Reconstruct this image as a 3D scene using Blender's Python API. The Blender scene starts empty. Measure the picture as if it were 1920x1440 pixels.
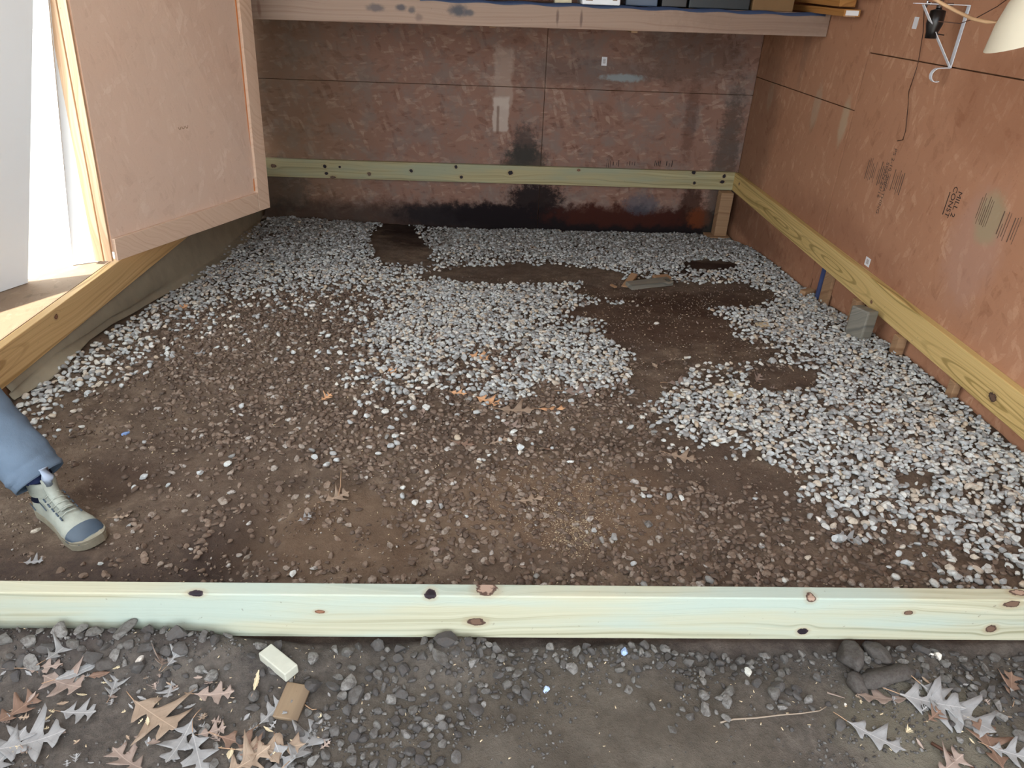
import bpy, bmesh, math, random
import numpy as np
from mathutils import Vector, Matrix, Euler, geometry

C = bpy.context.scene.collection
rnd = random.Random(7)
RS = np.random.RandomState(11)
S = bpy.context.scene
# ------------------------------------------------------------------ camera
FPX, TH, YAW, ROLL, CZ = 1316.0, .515, .043, .040, 1.4
cy, sy = math.cos(YAW), math.sin(YAW)
FW = np.array([sy*math.cos(TH), cy*math.cos(TH), -math.sin(TH)])
r_ = np.array([cy, -sy, 0.]); u_ = np.cross(r_, FW)
RX = r_*math.cos(ROLL)+u_*math.sin(ROLL); UP = -r_*math.sin(ROLL)+u_*math.cos(ROLL)
cd = bpy.data.cameras.new('camera'); cam = bpy.data.objects.new('camera', cd); C.objects.link(cam)
cd.sensor_width = 36; cd.lens = FPX/1920*36; cd.clip_start = .05; cd.clip_end = 200
M = Matrix(((RX[0], UP[0], -FW[0], 0), (RX[1], UP[1], -FW[1], 0), (RX[2], UP[2], -FW[2], CZ), (0, 0, 0, 1)))
cam.matrix_world = M; S.camera = cam
# ------------------------------------------------------------------ world, sun, exposure
S.view_settings.view_transform = 'Standard'; S.view_settings.look = 'None'
S.view_settings.gamma = 1; S.view_settings.use_curve_mapping = False
S.view_settings.exposure = 0.85
w = bpy.data.worlds.new('sky'); S.world = w; w.use_nodes = True
bg = w.node_tree.nodes['Background']; bg.inputs[0].default_value = (.86, .94, 1.0, 1); bg.inputs[1].default_value = 3.2
sd = bpy.data.lights.new('sun', 'SUN'); sun = bpy.data.objects.new('sun', sd); C.objects.link(sun)
sd.energy = 7.0; sd.angle = .012; sd.color = (1, .9, .76)
sun.rotation_euler = Vector((-.06, .12, -.99)).to_track_quat('-Z', 'Y').to_euler()
# ------------------------------------------------------------------ projection (layout aid) and ground shape
def ray(x, y):
    return FW*FPX+RX*(x-960)-UP*(y-720)
def onX(x, y, X): d = ray(x, y); p = d*X/d[0]; p[2] += CZ; return p
def onY(x, y, Y): d = ray(x, y); p = d*Y/d[1]; p[2] += CZ; return p
def onZ(x, y, Z): d = ray(x, y); p = d*(Z-CZ)/d[2]; p[2] += CZ; return p
def proj(P):
    P = np.asarray(P, float)-np.array([0, 0, CZ]); z = P@FW
    return 960+FPX*(P@RX)/z, 720-FPX*(P@UP)/z, z
_perm = np.random.RandomState(3).rand(256, 256)
def vn(x, y, s, o=0):
    x = np.asarray(x)/s+o*17.3+500; y = np.asarray(y)/s+o*9.1+500
    i = np.floor(x).astype(int); j = np.floor(y).astype(int); a = x-i; b = y-j
    a = a*a*(3-2*a); b = b*b*(3-2*b)
    g = lambda p, q: _perm[p % 256, q % 256]
    return (g(i, j)*(1-a)+g(i+1, j)*a)*(1-b)+(g(i, j+1)*(1-a)+g(i+1, j+1)*a)*b-.5
YK = [.2, .95, 1.15, 1.3, 2.1, 2.7, 3.2, 3.9, 4.6, 5.1, 5.7, 7]
ZK = [.008, .008, .0, -.02, -.035, -.06, -.11, -.19, -.235, -.28, -.36, -.42]
def sm(a, b, x):
    t = np.clip((np.asarray(x)-a)/(b-a), 0, 1); return t*t*(3-2*t)
def H0(X, Y):
    X = np.asarray(X, float); Y = np.asarray(Y, float)
    h = np.interp(Y, YK, ZK)
    h = h+.05*sm(4, 5.6, Y)*sm(0, -1.8, X)
    h = h+.02*sm(1.2, 1.9, X)*sm(2.2, 3.2, Y)*sm(5.6, 4.8, Y)
    return h
def H(X, Y):
    X = np.asarray(X, float); Y = np.asarray(Y, float)
    h = H0(X, Y)
    out = sm(1.19, 1.17, Y)
    m = np.exp(-((Y-1.14)/.075)**2)*out
    h = h+m*(.055*sm(-.32, -.75, X)+.016*sm(-.1, -.5, X)+.05*np.exp(-((X+.06)/.10)**2)+.02*np.exp(-((X-.35)/.12)**2))
    h = h+m*.05*np.exp(-((X-1.0)/.14)**2)*.6
    h = h-.018*m*sm(.3, .6, X)
    # rut with a dug edge, from (-.62,1.85) down to (-.85,1.3)
    t = np.clip((1.95-Y)/.7, 0, 1); cx = -.55-.22*t; wd = .035+.05*t
    ins = sm(1.2, 1.26, Y)*sm(2.05, 1.85, Y)
    h = h-ins*(.018+.028*t)*np.exp(-((X-cx)/wd)**2)
    h = h+ins*.012*np.exp(-((X-cx-.11)/.03)**2)
    h = h-.03*np.exp(-(((X+1.22)/.09)**2+((Y-1.80)/.12)**2))
    h = h-.02*np.exp(-(((X+.83)/.07)**2+((Y-1.34)/.08)**2))
    rough = .35+.65*sm(-.1, .25, vn(X, Y, .22, 5))
    h = h+vn(X, Y, .45, 1)*.022+vn(X, Y, .12, 2)*.012+vn(X, Y, .045, 3)*.009*rough+vn(X, Y, .02, 4)*.006*rough
    return h
def G(x, y, lift=0.0):
    z = 0.0
    for _ in range(30):
        p = onZ(x, y, z); z = .5*z+.5*float(H0(p[0], p[1]))
    for _ in range(12):
        p = onZ(x, y, z); z = .6*z+.4*(float(H(p[0], p[1]))+lift)
    return Vector(onZ(x, y, z))
# ------------------------------------------------------------------ object helpers
def link(name, me, mat=None, parent=None, kind=None, label=None, cat=None, group=None):
    o = bpy.data.objects.new(name, me); C.objects.link(o)
    if mat is not None and me is not None and not me.materials:
        me.materials.append(mat)
    if parent: o.parent = parent
    if kind: o['kind'] = kind
    if label: o['label'] = label
    if cat: o['category'] = cat
    if group: o['group'] = group
    return o
def mesh(name, vs, fs, smooth=False):
    me = bpy.data.meshes.new(name); me.from_pydata([tuple(v) for v in vs], [], fs); me.update()
    if smooth: me.polygons.foreach_set('use_smooth', [True]*len(me.polygons))
    return me
def bm_mesh(name, bm, smooth=False):
    me = bpy.data.meshes.new(name); bmesh.ops.recalc_face_normals(bm, faces=bm.faces); bm.to_mesh(me); bm.free()
    if smooth: me.polygons.foreach_set('use_smooth', [True]*len(me.polygons))
    return me
def box_bm(bm, c, s, rot=None, bev=0.0):
    r = bmesh.ops.create_cube(bm, size=1); vs = r['verts']
    for v in vs: v.co = Vector((v.co.x*s[0], v.co.y*s[1], v.co.z*s[2]))
    if bev > 0:
        es = list({e for v in vs for e in v.link_edges})
        rr = bmesh.ops.bevel(bm, geom=es, offset=bev, segments=2, affect='EDGES', profile=.5)
        vs = list({v for f in rr['faces'] for v in f.verts} | {v for v in vs if v.is_valid})
    R = (rot.to_matrix() if isinstance(rot, Euler) else rot) if rot is not None else Matrix.Identity(3)
    for v in vs: v.co = R@v.co+Vector(c)
def box(name, c, s, mat, parent=None, rot=None, bev=.002, **k):
    bm = bmesh.new(); box_bm(bm, (0, 0, 0), s, None, bev)
    o = link(name, bm_mesh(name, bm), mat, parent, **k); o.location = c
    if rot is not None: o.rotation_euler = rot
    return o
def frame_between(a, b, up=Vector((0, 0, 1))):
    d = (Vector(b)-Vector(a)).normalized()
    if abs(d.dot(up)) > .98: up = Vector((0, 1, 0))
    s = d.cross(up).normalized(); u = s.cross(d).normalized()
    return d, s, u
def tube_me(name, pts, rad, n=8, smooth=True):
    pts = [Vector(p) for p in pts]; vs = []; fs = []
    if not isinstance(rad, (list, tuple)): rad = [rad]*len(pts)
    for i, p in enumerate(pts):
        a = pts[max(i-1, 0)]; b = pts[min(i+1, len(pts)-1)]
        d, s, u = frame_between(a, b)
        for k in range(n):
            t = 2*math.pi*k/n; vs.append(p+(s*math.cos(t)+u*math.sin(t))*rad[i])
    for i in range(len(pts)-1):
        for k in range(n):
            k2 = (k+1) % n; fs.append((i*n+k, i*n+k2, (i+1)*n+k2, (i+1)*n+k))
    fs.append(tuple(range(n))[::-1]); fs.append(tuple((len(pts)-1)*n+k for k in range(n)))
    return mesh(name, vs, fs, smooth)
def plank_me(name, a, b, wdt, thk, up=Vector((0, 0, 1)), bev=.002):
    """board from a to b, width across, thickness along up; local origin at a, local x along the board"""
    d, s, u = frame_between(a, b, up); L = (Vector(b)-Vector(a)).length
    bm = bmesh.new(); box_bm(bm, (L/2, 0, 0), (L, wdt, thk), None, bev)
    return bm_mesh(name, bm), Matrix((d, s, u)).transposed().to_4x4()
def plank(name, a, b, wdt, thk, mat, parent=None, up=Vector((0, 0, 1)), bev=.002, **k):
    me, R = plank_me(name, a, b, wdt, thk, up, bev)
    o = link(name, me, mat, parent, **k); o.matrix_world = Matrix.Translation(Vector(a))@R
    return o
def empty(name, loc, label=None, cat=None, group=None, kind=None):
    o = link(name, None, None, None, kind, label, cat, group); o.location = loc; o.empty_display_size = .05
    return o
def reparent(o, p):
    """parent o to p keeping the world place (p has only a location)"""
    mw = o.matrix_basis.copy(); o.parent = p
    o.matrix_basis = Matrix.Translation(-p.location)@mw
# ------------------------------------------------------------------ materials
def srgb(r, g, b):
    f = lambda c: (c/255/12.92 if c/255 <= .04045 else ((c/255+.055)/1.055)**2.4)
    return (f(r), f(g), f(b), 1)
class N:
    def __init__(s, name, rough=.8, spec=.25):
        s.m = bpy.data.materials.new(name); s.m.use_nodes = True; s.t = s.m.node_tree; s.n = s.t.nodes; s.l = s.t.links
        s.b = s.n['Principled BSDF']; s.b.inputs['Roughness'].default_value = rough
        s.b.inputs['Specular IOR Level'].default_value = spec
    def new(s, t, **k):
        n = s.n.new(t)
        for a, v in k.items(): setattr(n, a, v)
        return n
    def set(s, inp, v):
        if isinstance(v, bpy.types.NodeSocket): s.l.new(v, inp)
        else: inp.default_value = v
    def math(s, op, a, b=0.0, c=None, clamp=False):
        n = s.new('ShaderNodeMath', operation=op, use_clamp=clamp); s.set(n.inputs[0], a); s.set(n.inputs[1], b)
        if c is not None: s.set(n.inputs[2], c)
        return n.outputs[0]
    def mix(s, f, a, b, mode='MIX'):
        n = s.new('ShaderNodeMix', data_type='RGBA', blend_type=mode); s.set(n.inputs[0], f); s.set(n.inputs[6], a); s.set(n.inputs[7], b)
        return n.outputs[2]
    def noise(s, vec, scale, det=4, rough=.55, dist=0, out=0):
        n = s.new('ShaderNodeTexNoise'); s.set(n.inputs['Vector'], vec); n.inputs['Scale'].default_value = scale
        n.inputs['Detail'].default_value = det; n.inputs['Roughness'].default_value = rough; n.inputs['Distortion'].default_value = dist
        return n.outputs[out]
    def map(s, vec, loc=(0, 0, 0), rot=(0, 0, 0), sc=(1, 1, 1)):
        n = s.new('ShaderNodeMapping'); s.set(n.inputs[0], vec)
        n.inputs[1].default_value = loc; n.inputs[2].default_value = rot; n.inputs[3].default_value = sc
        return n.outputs[0]
    def ramp(s, f, stops):
        n = s.new('ShaderNodeValToRGB'); s.set(n.inputs[0], f); e = n.color_ramp.elements
        while len(e) < len(stops): e.new(.5)
        for i, (p, c) in enumerate(stops): e[i].position = p; e[i].color = c if len(c) == 4 else (*c, 1)
        return n.outputs[0]
    def mr(s, f, a, b, c=0., d=1.):
        n = s.new('ShaderNodeMapRange', interpolation_type='SMOOTHSTEP'); s.set(n.inputs[0], f)
        for i, v in enumerate((a, b, c, d)): n.inputs[i+1].default_value = v
        return n.outputs[0]
    def obj(s): return s.new('ShaderNodeTexCoord').outputs['Object']
    def pos(s): return s.new('ShaderNodeNewGeometry').outputs['Position']
    def sep(s, v): n = s.new('ShaderNodeSeparateXYZ'); s.set(n.inputs[0], v); return n.outputs
    def comb(s, x, y, z=0.): 
        n = s.new('ShaderNodeCombineXYZ')
        for i, v in enumerate((x, y, z)): s.set(n.inputs[i], v)
        return n.outputs[0]
    def bump(s, h, st=.3, d=.01):
        n = s.new('ShaderNodeBump'); n.inputs['Strength'].default_value = st; n.inputs['Distance'].default_value = d
        s.set(n.inputs['Height'], h); s.l.new(n.outputs[0], s.b.inputs['Normal'])
    def col(s, c): s.set(s.b.inputs['Base Color'], c); return s.m
def blob(n, u, v, cu, cv, ru, rv, soft=.5, wob=None, k=.5):
    """0..1 inside an ellipse, edge broken by wob"""
    a = n.math('DIVIDE', n.math('SUBTRACT', u, cu), ru); b = n.math('DIVIDE', n.math('SUBTRACT', v, cv), rv)
    d = n.math('SQRT', n.math('ADD', n.math('MULTIPLY', a, a), n.math('MULTIPLY', b, b)))
    if wob is not None: d = n.math('ADD', d, n.math('MULTIPLY', n.math('SUBTRACT', wob, .5), k*2))
    return n.mr(d, 1+soft*.5, 1-soft*.5)
def plain(name, c, rough=.7, spec=.3, var=.12, sc=8, metal=0, bump=0):
    n = N(name, rough, spec); v = n.noise(n.obj(), sc, 5)
    a = tuple(x*(1-var) for x in c[:3])+(1,); b = tuple(min(1, x*(1+var)) for x in c[:3])+(1,)
    n.b.inputs['Metallic'].default_value = metal
    if bump: n.bump(n.noise(n.obj(), sc*6, 6), bump, .002)
    return n.col(n.mix(v, a, b))
def osb(name, axis, dark, mid, light, kind, sscale=1.0):
    """strand board: u horizontal, v vertical in world metres"""
    n = N(name, .85, .12); x, y, z = n.sep(n.pos())
    u = x if axis == 'x' else y; v = z
    if axis == 'f': u = x; v = y
    if axis == 'd': u = n.math('ADD', n.math('MULTIPLY', x, .43), n.math('MULTIPLY', y, .9))
    uv = n.comb(u, v); wv = n.noise(uv, 6, 3, out=1)
    wn = n.new('ShaderNodeMix', data_type='VECTOR'); wn.inputs[0].default_value = .012
    n.set(wn.inputs[4], uv); n.set(wn.inputs[5], wv); uvd = wn.outputs[1]
    val = n.math('ADD', n.noise(uv, 3, 5, .6), 0.); hgt = None
    base_ang = 0.1 if kind == 'back' else math.pi/2-.1
    for i, (da, lx, ly, pr) in enumerate([(0, .15, .045, .3), (.5, .12, .034, .42), (-.55, .11, .032, .45), (1.15, .09, .028, .5), (-.15, .06, .014, .62)]):
        mp = n.map(n.map(uvd, (i*3.7, i*1.9, 0), (0, 0, base_ang+da)), sc=(1/(lx*sscale), 1/(ly*sscale), 1))
        vo = n.new('ShaderNodeTexVoronoi', voronoi_dimensions='2D'); n.set(vo.inputs['Vector'], mp); vo.inputs['Scale'].default_value = 1
        sc_ = n.new('ShaderNodeSeparateColor'); n.set(sc_.inputs[0], vo.outputs['Color'])
        m = n.mr(sc_.outputs[1], pr+.08, pr+.16)
        m = n.math('MULTIPLY', m, n.mr(vo.outputs['Distance'], .62, .45))
        g = n.math('ADD', n.math('MULTIPLY', sc_.outputs[0], .8), n.math('MULTIPLY', n.noise(n.map(uvd, rot=(0, 0, base_ang+da), sc=(12, 160, 1)), 1, 2), .25))
        mx = n.new('ShaderNodeMix', data_type='FLOAT'); n.set(mx.inputs[0], n.math('MULTIPLY', m, .62 if kind == 'back' else .46)); n.set(mx.inputs[2], val); n.set(mx.inputs[3], g); val = mx.outputs[0]
    fine = n.noise(n.map(uv, sc=(1, 1, 1)), 90, 4, .7)
    val2 = n.math('ADD', n.math('MULTIPLY', val, .85), n.math('MULTIPLY', fine, .16))
    c = n.ramp(val2, [(.12, dark), (.42, mid), (.6, mid), (.9, light)])
    big = n.noise(uv, 1.3, 5, .65); med = n.noise(uv, 9, 6, .7); med2 = n.noise(n.map(uv, (5, 2, 0)), 26, 5, .75)
    c = n.mix(n.mr(big, .35, .7, 0, .35), c, n.mix(.5, c, dark))
    specks = n.mr(n.noise(uv, 150, 2, .5), .70, .76, 0, .55)
    c = n.mix(specks, c, srgb(48, 34, 28))
    if kind == 'back':
        # greyer weathered field, dark damp band with its own ragged outline, mould patches
        c = n.mix(n.mr(n.noise(uv, 4.5, 6, .7), .44, .64, 0, .62), c, srgb(124, 112, 106))
        greenish = n.mr(u, -.6, -1.6); c = n.mix(n.math('MULTIPLY', greenish, .35), c, srgb(112, 96, 66))
        wob = med
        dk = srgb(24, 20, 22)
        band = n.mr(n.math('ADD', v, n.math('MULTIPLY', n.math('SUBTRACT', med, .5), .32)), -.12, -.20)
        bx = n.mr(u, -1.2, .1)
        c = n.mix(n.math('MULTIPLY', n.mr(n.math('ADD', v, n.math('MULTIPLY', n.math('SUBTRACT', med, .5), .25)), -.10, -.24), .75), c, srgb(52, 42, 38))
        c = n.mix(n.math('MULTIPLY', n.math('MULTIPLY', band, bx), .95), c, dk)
        for (cu, cv, ru, rv, st, cc) in [(.38, -.10, .22, .13, .95, (30, 24, 25)), (-.35, -.26, .42, .09, .9, (36, 32, 34)), (.15, -.25, .5, .09, .95, (28, 22, 24)),
                (.27, .30, .10, .16, .72, (52, 52, 52)), (.28, .20, .17, .12, .8, (54, 54, 50)), (1.10, -.22, .6, .09, .7, (70, 34, 24)), (1.25, -.12, .14, .08, .6, (78, 84, 94)),
                (1.66, -.12, .09, .16, .8, (52, 30, 22)), (1.75, -.22, .10, .08, .75, (110, 58, 32)), (1.88, .1, .10, .7, .6, (60, 56, 50)), (1.55, .55, .05, .3, .4, (66, 40, 30)),
                (.75, .86, .5, .09, .35, (72, 74, 74)), (1.0, .83, .16, .025, .8, (140, 150, 152)), (1.45, 1.0, .4, .2, .4, (62, 58, 52)), (-1.65, -.05, .2, .2, .5, (60, 60, 54))]:
            c = n.mix(n.math('MULTIPLY', blob(n, u, v, cu, cv, ru, rv, .7, med2 if ru < .3 else med, .9), st), c, srgb(*cc))
        # pale patch of reflected light painted into the wall colour
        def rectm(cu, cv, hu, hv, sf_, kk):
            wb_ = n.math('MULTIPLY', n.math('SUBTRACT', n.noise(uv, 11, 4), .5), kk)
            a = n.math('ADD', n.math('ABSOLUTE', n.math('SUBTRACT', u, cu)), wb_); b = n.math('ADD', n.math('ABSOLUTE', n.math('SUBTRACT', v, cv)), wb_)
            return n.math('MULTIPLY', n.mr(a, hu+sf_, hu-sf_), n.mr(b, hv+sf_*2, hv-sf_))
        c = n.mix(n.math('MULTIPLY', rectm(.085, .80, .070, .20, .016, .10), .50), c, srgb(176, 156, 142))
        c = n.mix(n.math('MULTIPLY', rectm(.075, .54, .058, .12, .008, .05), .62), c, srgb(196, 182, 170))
        c = n.mix(n.math('MULTIPLY', rectm(.055, .50, .010, .10, .005, .01), .7), c, srgb(110, 84, 72))
    if kind == 'right':
        for (cu, cv, ru, rv, st, cc) in [(4.55, .82, .05, .13, .55, (170, 150, 128)), (4.15, .80, .045, .12, .7, (178, 158, 132)), (2.75, .52, .16, .24, .38, (176, 142, 128)), (2.72, .66, .08, .10, .55, (150, 148, 116)), (5.5, .5, .35, .7, .35, (62, 52, 44)),
                (5.2, -.12, .7, .14, .5, (78, 48, 38)), (5.35, .78, .05, .10, .35, (150, 132, 112)), (4.9, 1.2, .05, .3, .3, (120, 96, 82)), (2.9, 1.05, .3, .2, .3, (120, 74, 50)), (3.9, .1, .9, .25, .3, (118, 74, 56))]:
            c = n.mix(n.math('MULTIPLY', blob(n, u, v, cu, cv, ru, rv, .7, med, .5), st), c, srgb(*cc))
    if kind == 'door':
        c = n.mix(n.mr(big, .3, .7, .1, .45), c, srgb(206, 186, 170))
    n.bump(n.math('ADD', n.math('MULTIPLY', val, .7), n.math('MULTIPLY', fine, .3)), .35, .004)
    return n.col(c)
def lumber(name, base, light, dark, knots=(), L=3.7, green=None, cath=(), width=.14, stains=()):
    """board material in the board's own space: x along, y across the seen face (z or y), knots as (x, w, rx, rw, tone)"""
    n = N(name, .62, .25); x, y, z = n.sep(n.obj())
    w_ = n.math('ADD', z, n.math('MULTIPLY', y, .8))
    d = None; kn = []
    for (kx, kw, rx, rw, tone) in knots:
        a = n.math('DIVIDE', n.math('SUBTRACT', x, kx), rx); b = n.math('DIVIDE', n.math('SUBTRACT', w_, kw), rw)
        rr = n.math('ADD', n.math('MULTIPLY', a, a), n.math('MULTIPLY', b, b))
        e = n.math('POWER', 2.718, n.math('MULTIPLY', rr, -.22))
        # grain lines flow round the knot
        t = n.math('MULTIPLY', n.math('MULTIPLY', e, b), rw*1.1)
        d = t if d is None else n.math('ADD', d, t)
        kn.append((rr, tone))
    g = n.noise(n.map(n.obj(), sc=(.55, 3, 3)), 1.6, 2, .5)
    wz = n.math('ADD', w_, n.math('MULTIPLY', n.math('SUBTRACT', g, .5), .13))
    if d is not None: wz = n.math('SUBTRACT', wz, d)
    vec = n.comb(n.math('MULTIPLY', x, .35), wz, 0.)
    f1 = n.noise(n.map(vec, sc=(1, 55, 1)), 1, 4, .6); f2 = n.noise(n.map(vec, (3, 1, 0), sc=(4, 260, 1)), 1, 3, .6)
    lines = n.mr(f1, .50, .68)
    c = n.mix(n.math('MULTIPLY', lines, .75), base, dark)
    c = n.mix(n.mr(f1, .48, .32, 0, .6), c, light)
    c = n.mix(n.math('MULTIPLY', n.mr(f2, .52, .8), .5), c, dark)
    for (cx_, rx, cw) in cath:   # cathedral rings
        a = n.math('DIVIDE', n.math('SUBTRACT', x, cx_), rx); b = n.math('DIVIDE', n.math('SUBTRACT', w_, cw), .05)
        rr = n.math('SQRT', n.math('ADD', n.math('MULTIPLY', a, a), n.math('MULTIPLY', b, b)))
        rr = n.math('ADD', rr, n.math('MULTIPLY', g, .5))
        s_ = n.mr(n.math('SINE', n.math('MULTIPLY', rr, 17)), .35, .95); m_ = n.mr(rr, 1.5, .8)
        c = n.mix(n.math('MULTIPLY', n.math('MULTIPLY', s_, m_), .65), c, dark)
    if green is not None:
        c = n.mix(n.mr(n.noise(n.map(n.obj(), sc=(.8, 3, 6)), 1.5, 4), .42, .68, 0, .8), c, green)
    for (kx, kw, rx, rw, cc, st_) in stains: c = n.mix(n.math('MULTIPLY', blob(n, x, w_, kx, kw, rx, rw, 1.1, n.noise(n.obj(), 30, 4), .6), st_), c, srgb(*cc))
    for rr, tone in kn:
        wob = n.math('ADD', rr, n.math('MULTIPLY', n.math('SUBTRACT', n.noise(n.obj(), 85, 4), .5), 2.2))
        c = n.mix(n.mr(wob, 4.5, .9, 0, .32), c, srgb(140, 112, 78))
        c = n.mix(n.mr(wob, 1.35, .95), c, srgb(*tone[0]))
        c = n.mix(n.mr(wob, .72, .4, 0, .9), c, srgb(*tone[1]))
    sp = n.noise(n.obj(), 70, 2); c = n.mix(n.mr(sp, .72, .8, 0, .5), c, srgb(90, 78, 66))
    n.bump(n.math('ADD', f2, n.math('MULTIPLY', f1, .6)), .18, .003)
    return n.col(c)

DK = ((46, 34, 40), (30, 24, 30)); BR = ((92, 60, 44), (132, 96, 76)); PK = ((80, 62, 54), (158, 134, 118)); RB = ((70, 52, 44), (104, 82, 68))
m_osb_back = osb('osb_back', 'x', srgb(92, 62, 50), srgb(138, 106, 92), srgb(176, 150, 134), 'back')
m_osb_right = osb('osb_right', 'y', srgb(134, 90, 66), srgb(174, 128, 100), srgb(204, 164, 134), 'right')
m_osb_left = osb('osb_left', 'y', srgb(110, 66, 44), srgb(150, 104, 76), srgb(190, 144, 108), 'plain')
m_osb_door = osb('osb_door', 'd', srgb(172, 140, 120), srgb(204, 174, 154), srgb(226, 204, 186), 'door')
m_osb_floor = osb('osb_floor', 'f', srgb(104, 88, 74), srgb(142, 124, 106), srgb(168, 150, 130), 'plain')
ZT = CZ-1.233; ZB = ZT-.14
def kfront(px, py, rx, rw, tone):
    p = onY(px, py, 1.175)
    if p[2] > ZT: q = onZ(px, py, ZT); return (q[0]+2.0, .07+.8*(q[1]-1.194), rx/860, rw/620, tone)
    return (p[0]+2.0, p[2]-(ZB+.07)-.8*.019, rx/860, rw/790, tone)
def kback(px, py, rx, rw, tone):
    p = onY(px, py, 5.677); return (p[0]+1.8, p[2]-(ZB+.07)-.8*.019, rx/235, rw/235, tone)
m_front = lumber('front_pine', srgb(168, 166, 144), srgb(182, 178, 156), srgb(124, 122, 94), width=.14, green=srgb(156, 170, 162),
    knots=[kfront(366, 1113, 14, 5, DK), kfront(600, 1147, 9, 4.5, BR), kfront(807, 1115, 10, 8, DK), kfront(912, 1103, 20, 11, PK), kfront(893, 1166, 17, 9, RB), kfront(1521, 1121, 9, 8, PK),
           kfront(1505, 1184, 10, 8, DK), kfront(1704, 1149, 9, 5, RB), kfront(1858, 1179, 11, 9, RB), kfront(1897, 1133, 16, 8, RB), kfront(1909, 1111, 16, 5, PK)])
m_backb = lumber('back_pine', srgb(166, 154, 116), srgb(182, 172, 136), srgb(120, 110, 76), green=srgb(146, 150, 126),
    knots=[kback(513, 311, 5, 3, RB), kback(609, 312, 3, 3, DK), kback(612, 325, 3, 2.5, DK), kback(637, 313, 2, 2, DK), kback(692, 326, 3, 3, RB), kback(624, 332, 5, 2, RB), kback(771, 320, 3, 3, DK), kback(855, 313, 3, 3, DK), kback(865, 332, 3, 3, DK),
           kback(957, 324, 4, 3.5, DK), kback(1085, 319, 3, 2, BR), kback(1301, 323, 3.5, 3.5, DK), kback(1302, 343, 2.5, 2.5, DK), kback(1358, 330, 3, 3.5, DK), kback(1354, 341, 4, 2.5, DK)])
m_rightb = lumber('right_pine', srgb(206, 176, 116), srgb(222, 196, 140), srgb(134, 112, 58), cath=[(3.35, .55, 0), (2.55, .50, .005), (1.1, .5, -.01)],
    knots=[(1.06, -.0, .022, .016, RB), (2.05, -.02, .010, .008, BR), (.45, .0, .02, .014, BR), (4.3, .03, .012, .010, RB)])
m_leftb = lumber('left_pine', srgb(204, 172, 122), srgb(220, 192, 146), srgb(150, 118, 72), knots=[(1.5, .02, .012, .010, BR), (2.6, .0, .012, .010, RB)], cath=[(.9, .4, 0)])
m_beam = lumber('beam_old_pine', srgb(150, 128, 112), srgb(160, 138, 122), srgb(132, 106, 92),
    knots=[(.62, .04, .008, .008, BR)], stains=[(1.12, .0, .05, .018, (84, 80, 82), .8), (1.27, .005, .03, .016, (76, 74, 78), .9), (1.33, -.005, .02, .016, (80, 78, 80), .8), (1.60, .0, .05, .028, (70, 72, 78), .95), (1.66, -.01, .03, .016, (72, 74, 80), .8), (1.37, -.04, .02, .02, (110, 92, 84), .7), (2.18, -.02, .008, .04, (96, 78, 70), .8), (2.32, -.02, .008, .04, (96, 78, 70), .8), (.45, -.02, .01, .04, (118, 88, 72), .7), (.2, 0, .01, .05, (176, 130, 96), .5), (3.4, 0, .5, .1, (120, 98, 84), .5)])
m_oldwood = lumber('old_wood', srgb(154, 122, 92), srgb(176, 144, 112), srgb(120, 86, 60), knots=[(.1, 0, .01, .01, BR)])
m_orangewood = lumber('orange_wood', srgb(168, 118, 64), srgb(190, 138, 82), srgb(128, 82, 40))
m_greywood = lumber('weathered_wood', srgb(118, 114, 104), srgb(146, 138, 124), srgb(78, 78, 74), knots=[(.12, 0, .014, .018, ((60, 66, 64), (90, 92, 86)))])
m_jamb = lumber('jamb_wood', srgb(216, 184, 152), srgb(230, 200, 170), srgb(184, 146, 112))
m_grey = plain('painted_grey', srgb(226, 230, 232), .6, .3, .06, 3)
m_white = plain('glare_white', srgb(236, 236, 232), .6, .3, .03, 3)
m_metalwhite = plain('white_metal', srgb(212, 216, 222), .35, .5, .05, 12)
m_black = plain('black_plastic', srgb(20, 18, 18), .35, .5, .2, 10)
m_silver = plain('bright_metal', srgb(170, 170, 172), .25, .5, .1, 20, metal=1)
m_sticker = plain('sticker_paper', srgb(222, 222, 224), .6, .3, .03, 30)
m_ink = plain('black_ink', srgb(62, 52, 48), .8, .1, .4, 40)
m_inklight = plain('faded_ink', srgb(104, 84, 72), .85, .1, .3, 40)
m_inkd = plain('grey_ink', srgb(128, 110, 96), .85, .1, .2, 40)
m_bluebin = plain('blue_tarp', srgb(50, 64, 92), .5, .4, .25, 6, bump=.3)
m_darkbin = plain('dark_bin', srgb(26, 34, 38), .4, .45, .2, 6)
m_cardboard = plain('cardboard', srgb(120, 94, 66), .85, .15, .1, 14)
m_cord = plain('cream_cord', srgb(196, 160, 122), .55, .35, .1, 30)
m_wire = plain('brown_wire', srgb(70, 44, 32), .5, .4, .2, 30)
m_shade = plain('cream_shade', srgb(214, 206, 184), .5, .35, .06, 10)
m_shadein = plain('shade_inside', srgb(176, 200, 216), .4, .4, .04, 10)
m_roof = plain('roof_sheathing', srgb(206, 184, 156), .85, .15, .15, 4)
m_outwall = plain('wall_backing', srgb(110, 80, 58), .9, .1, .15, 4)
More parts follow.
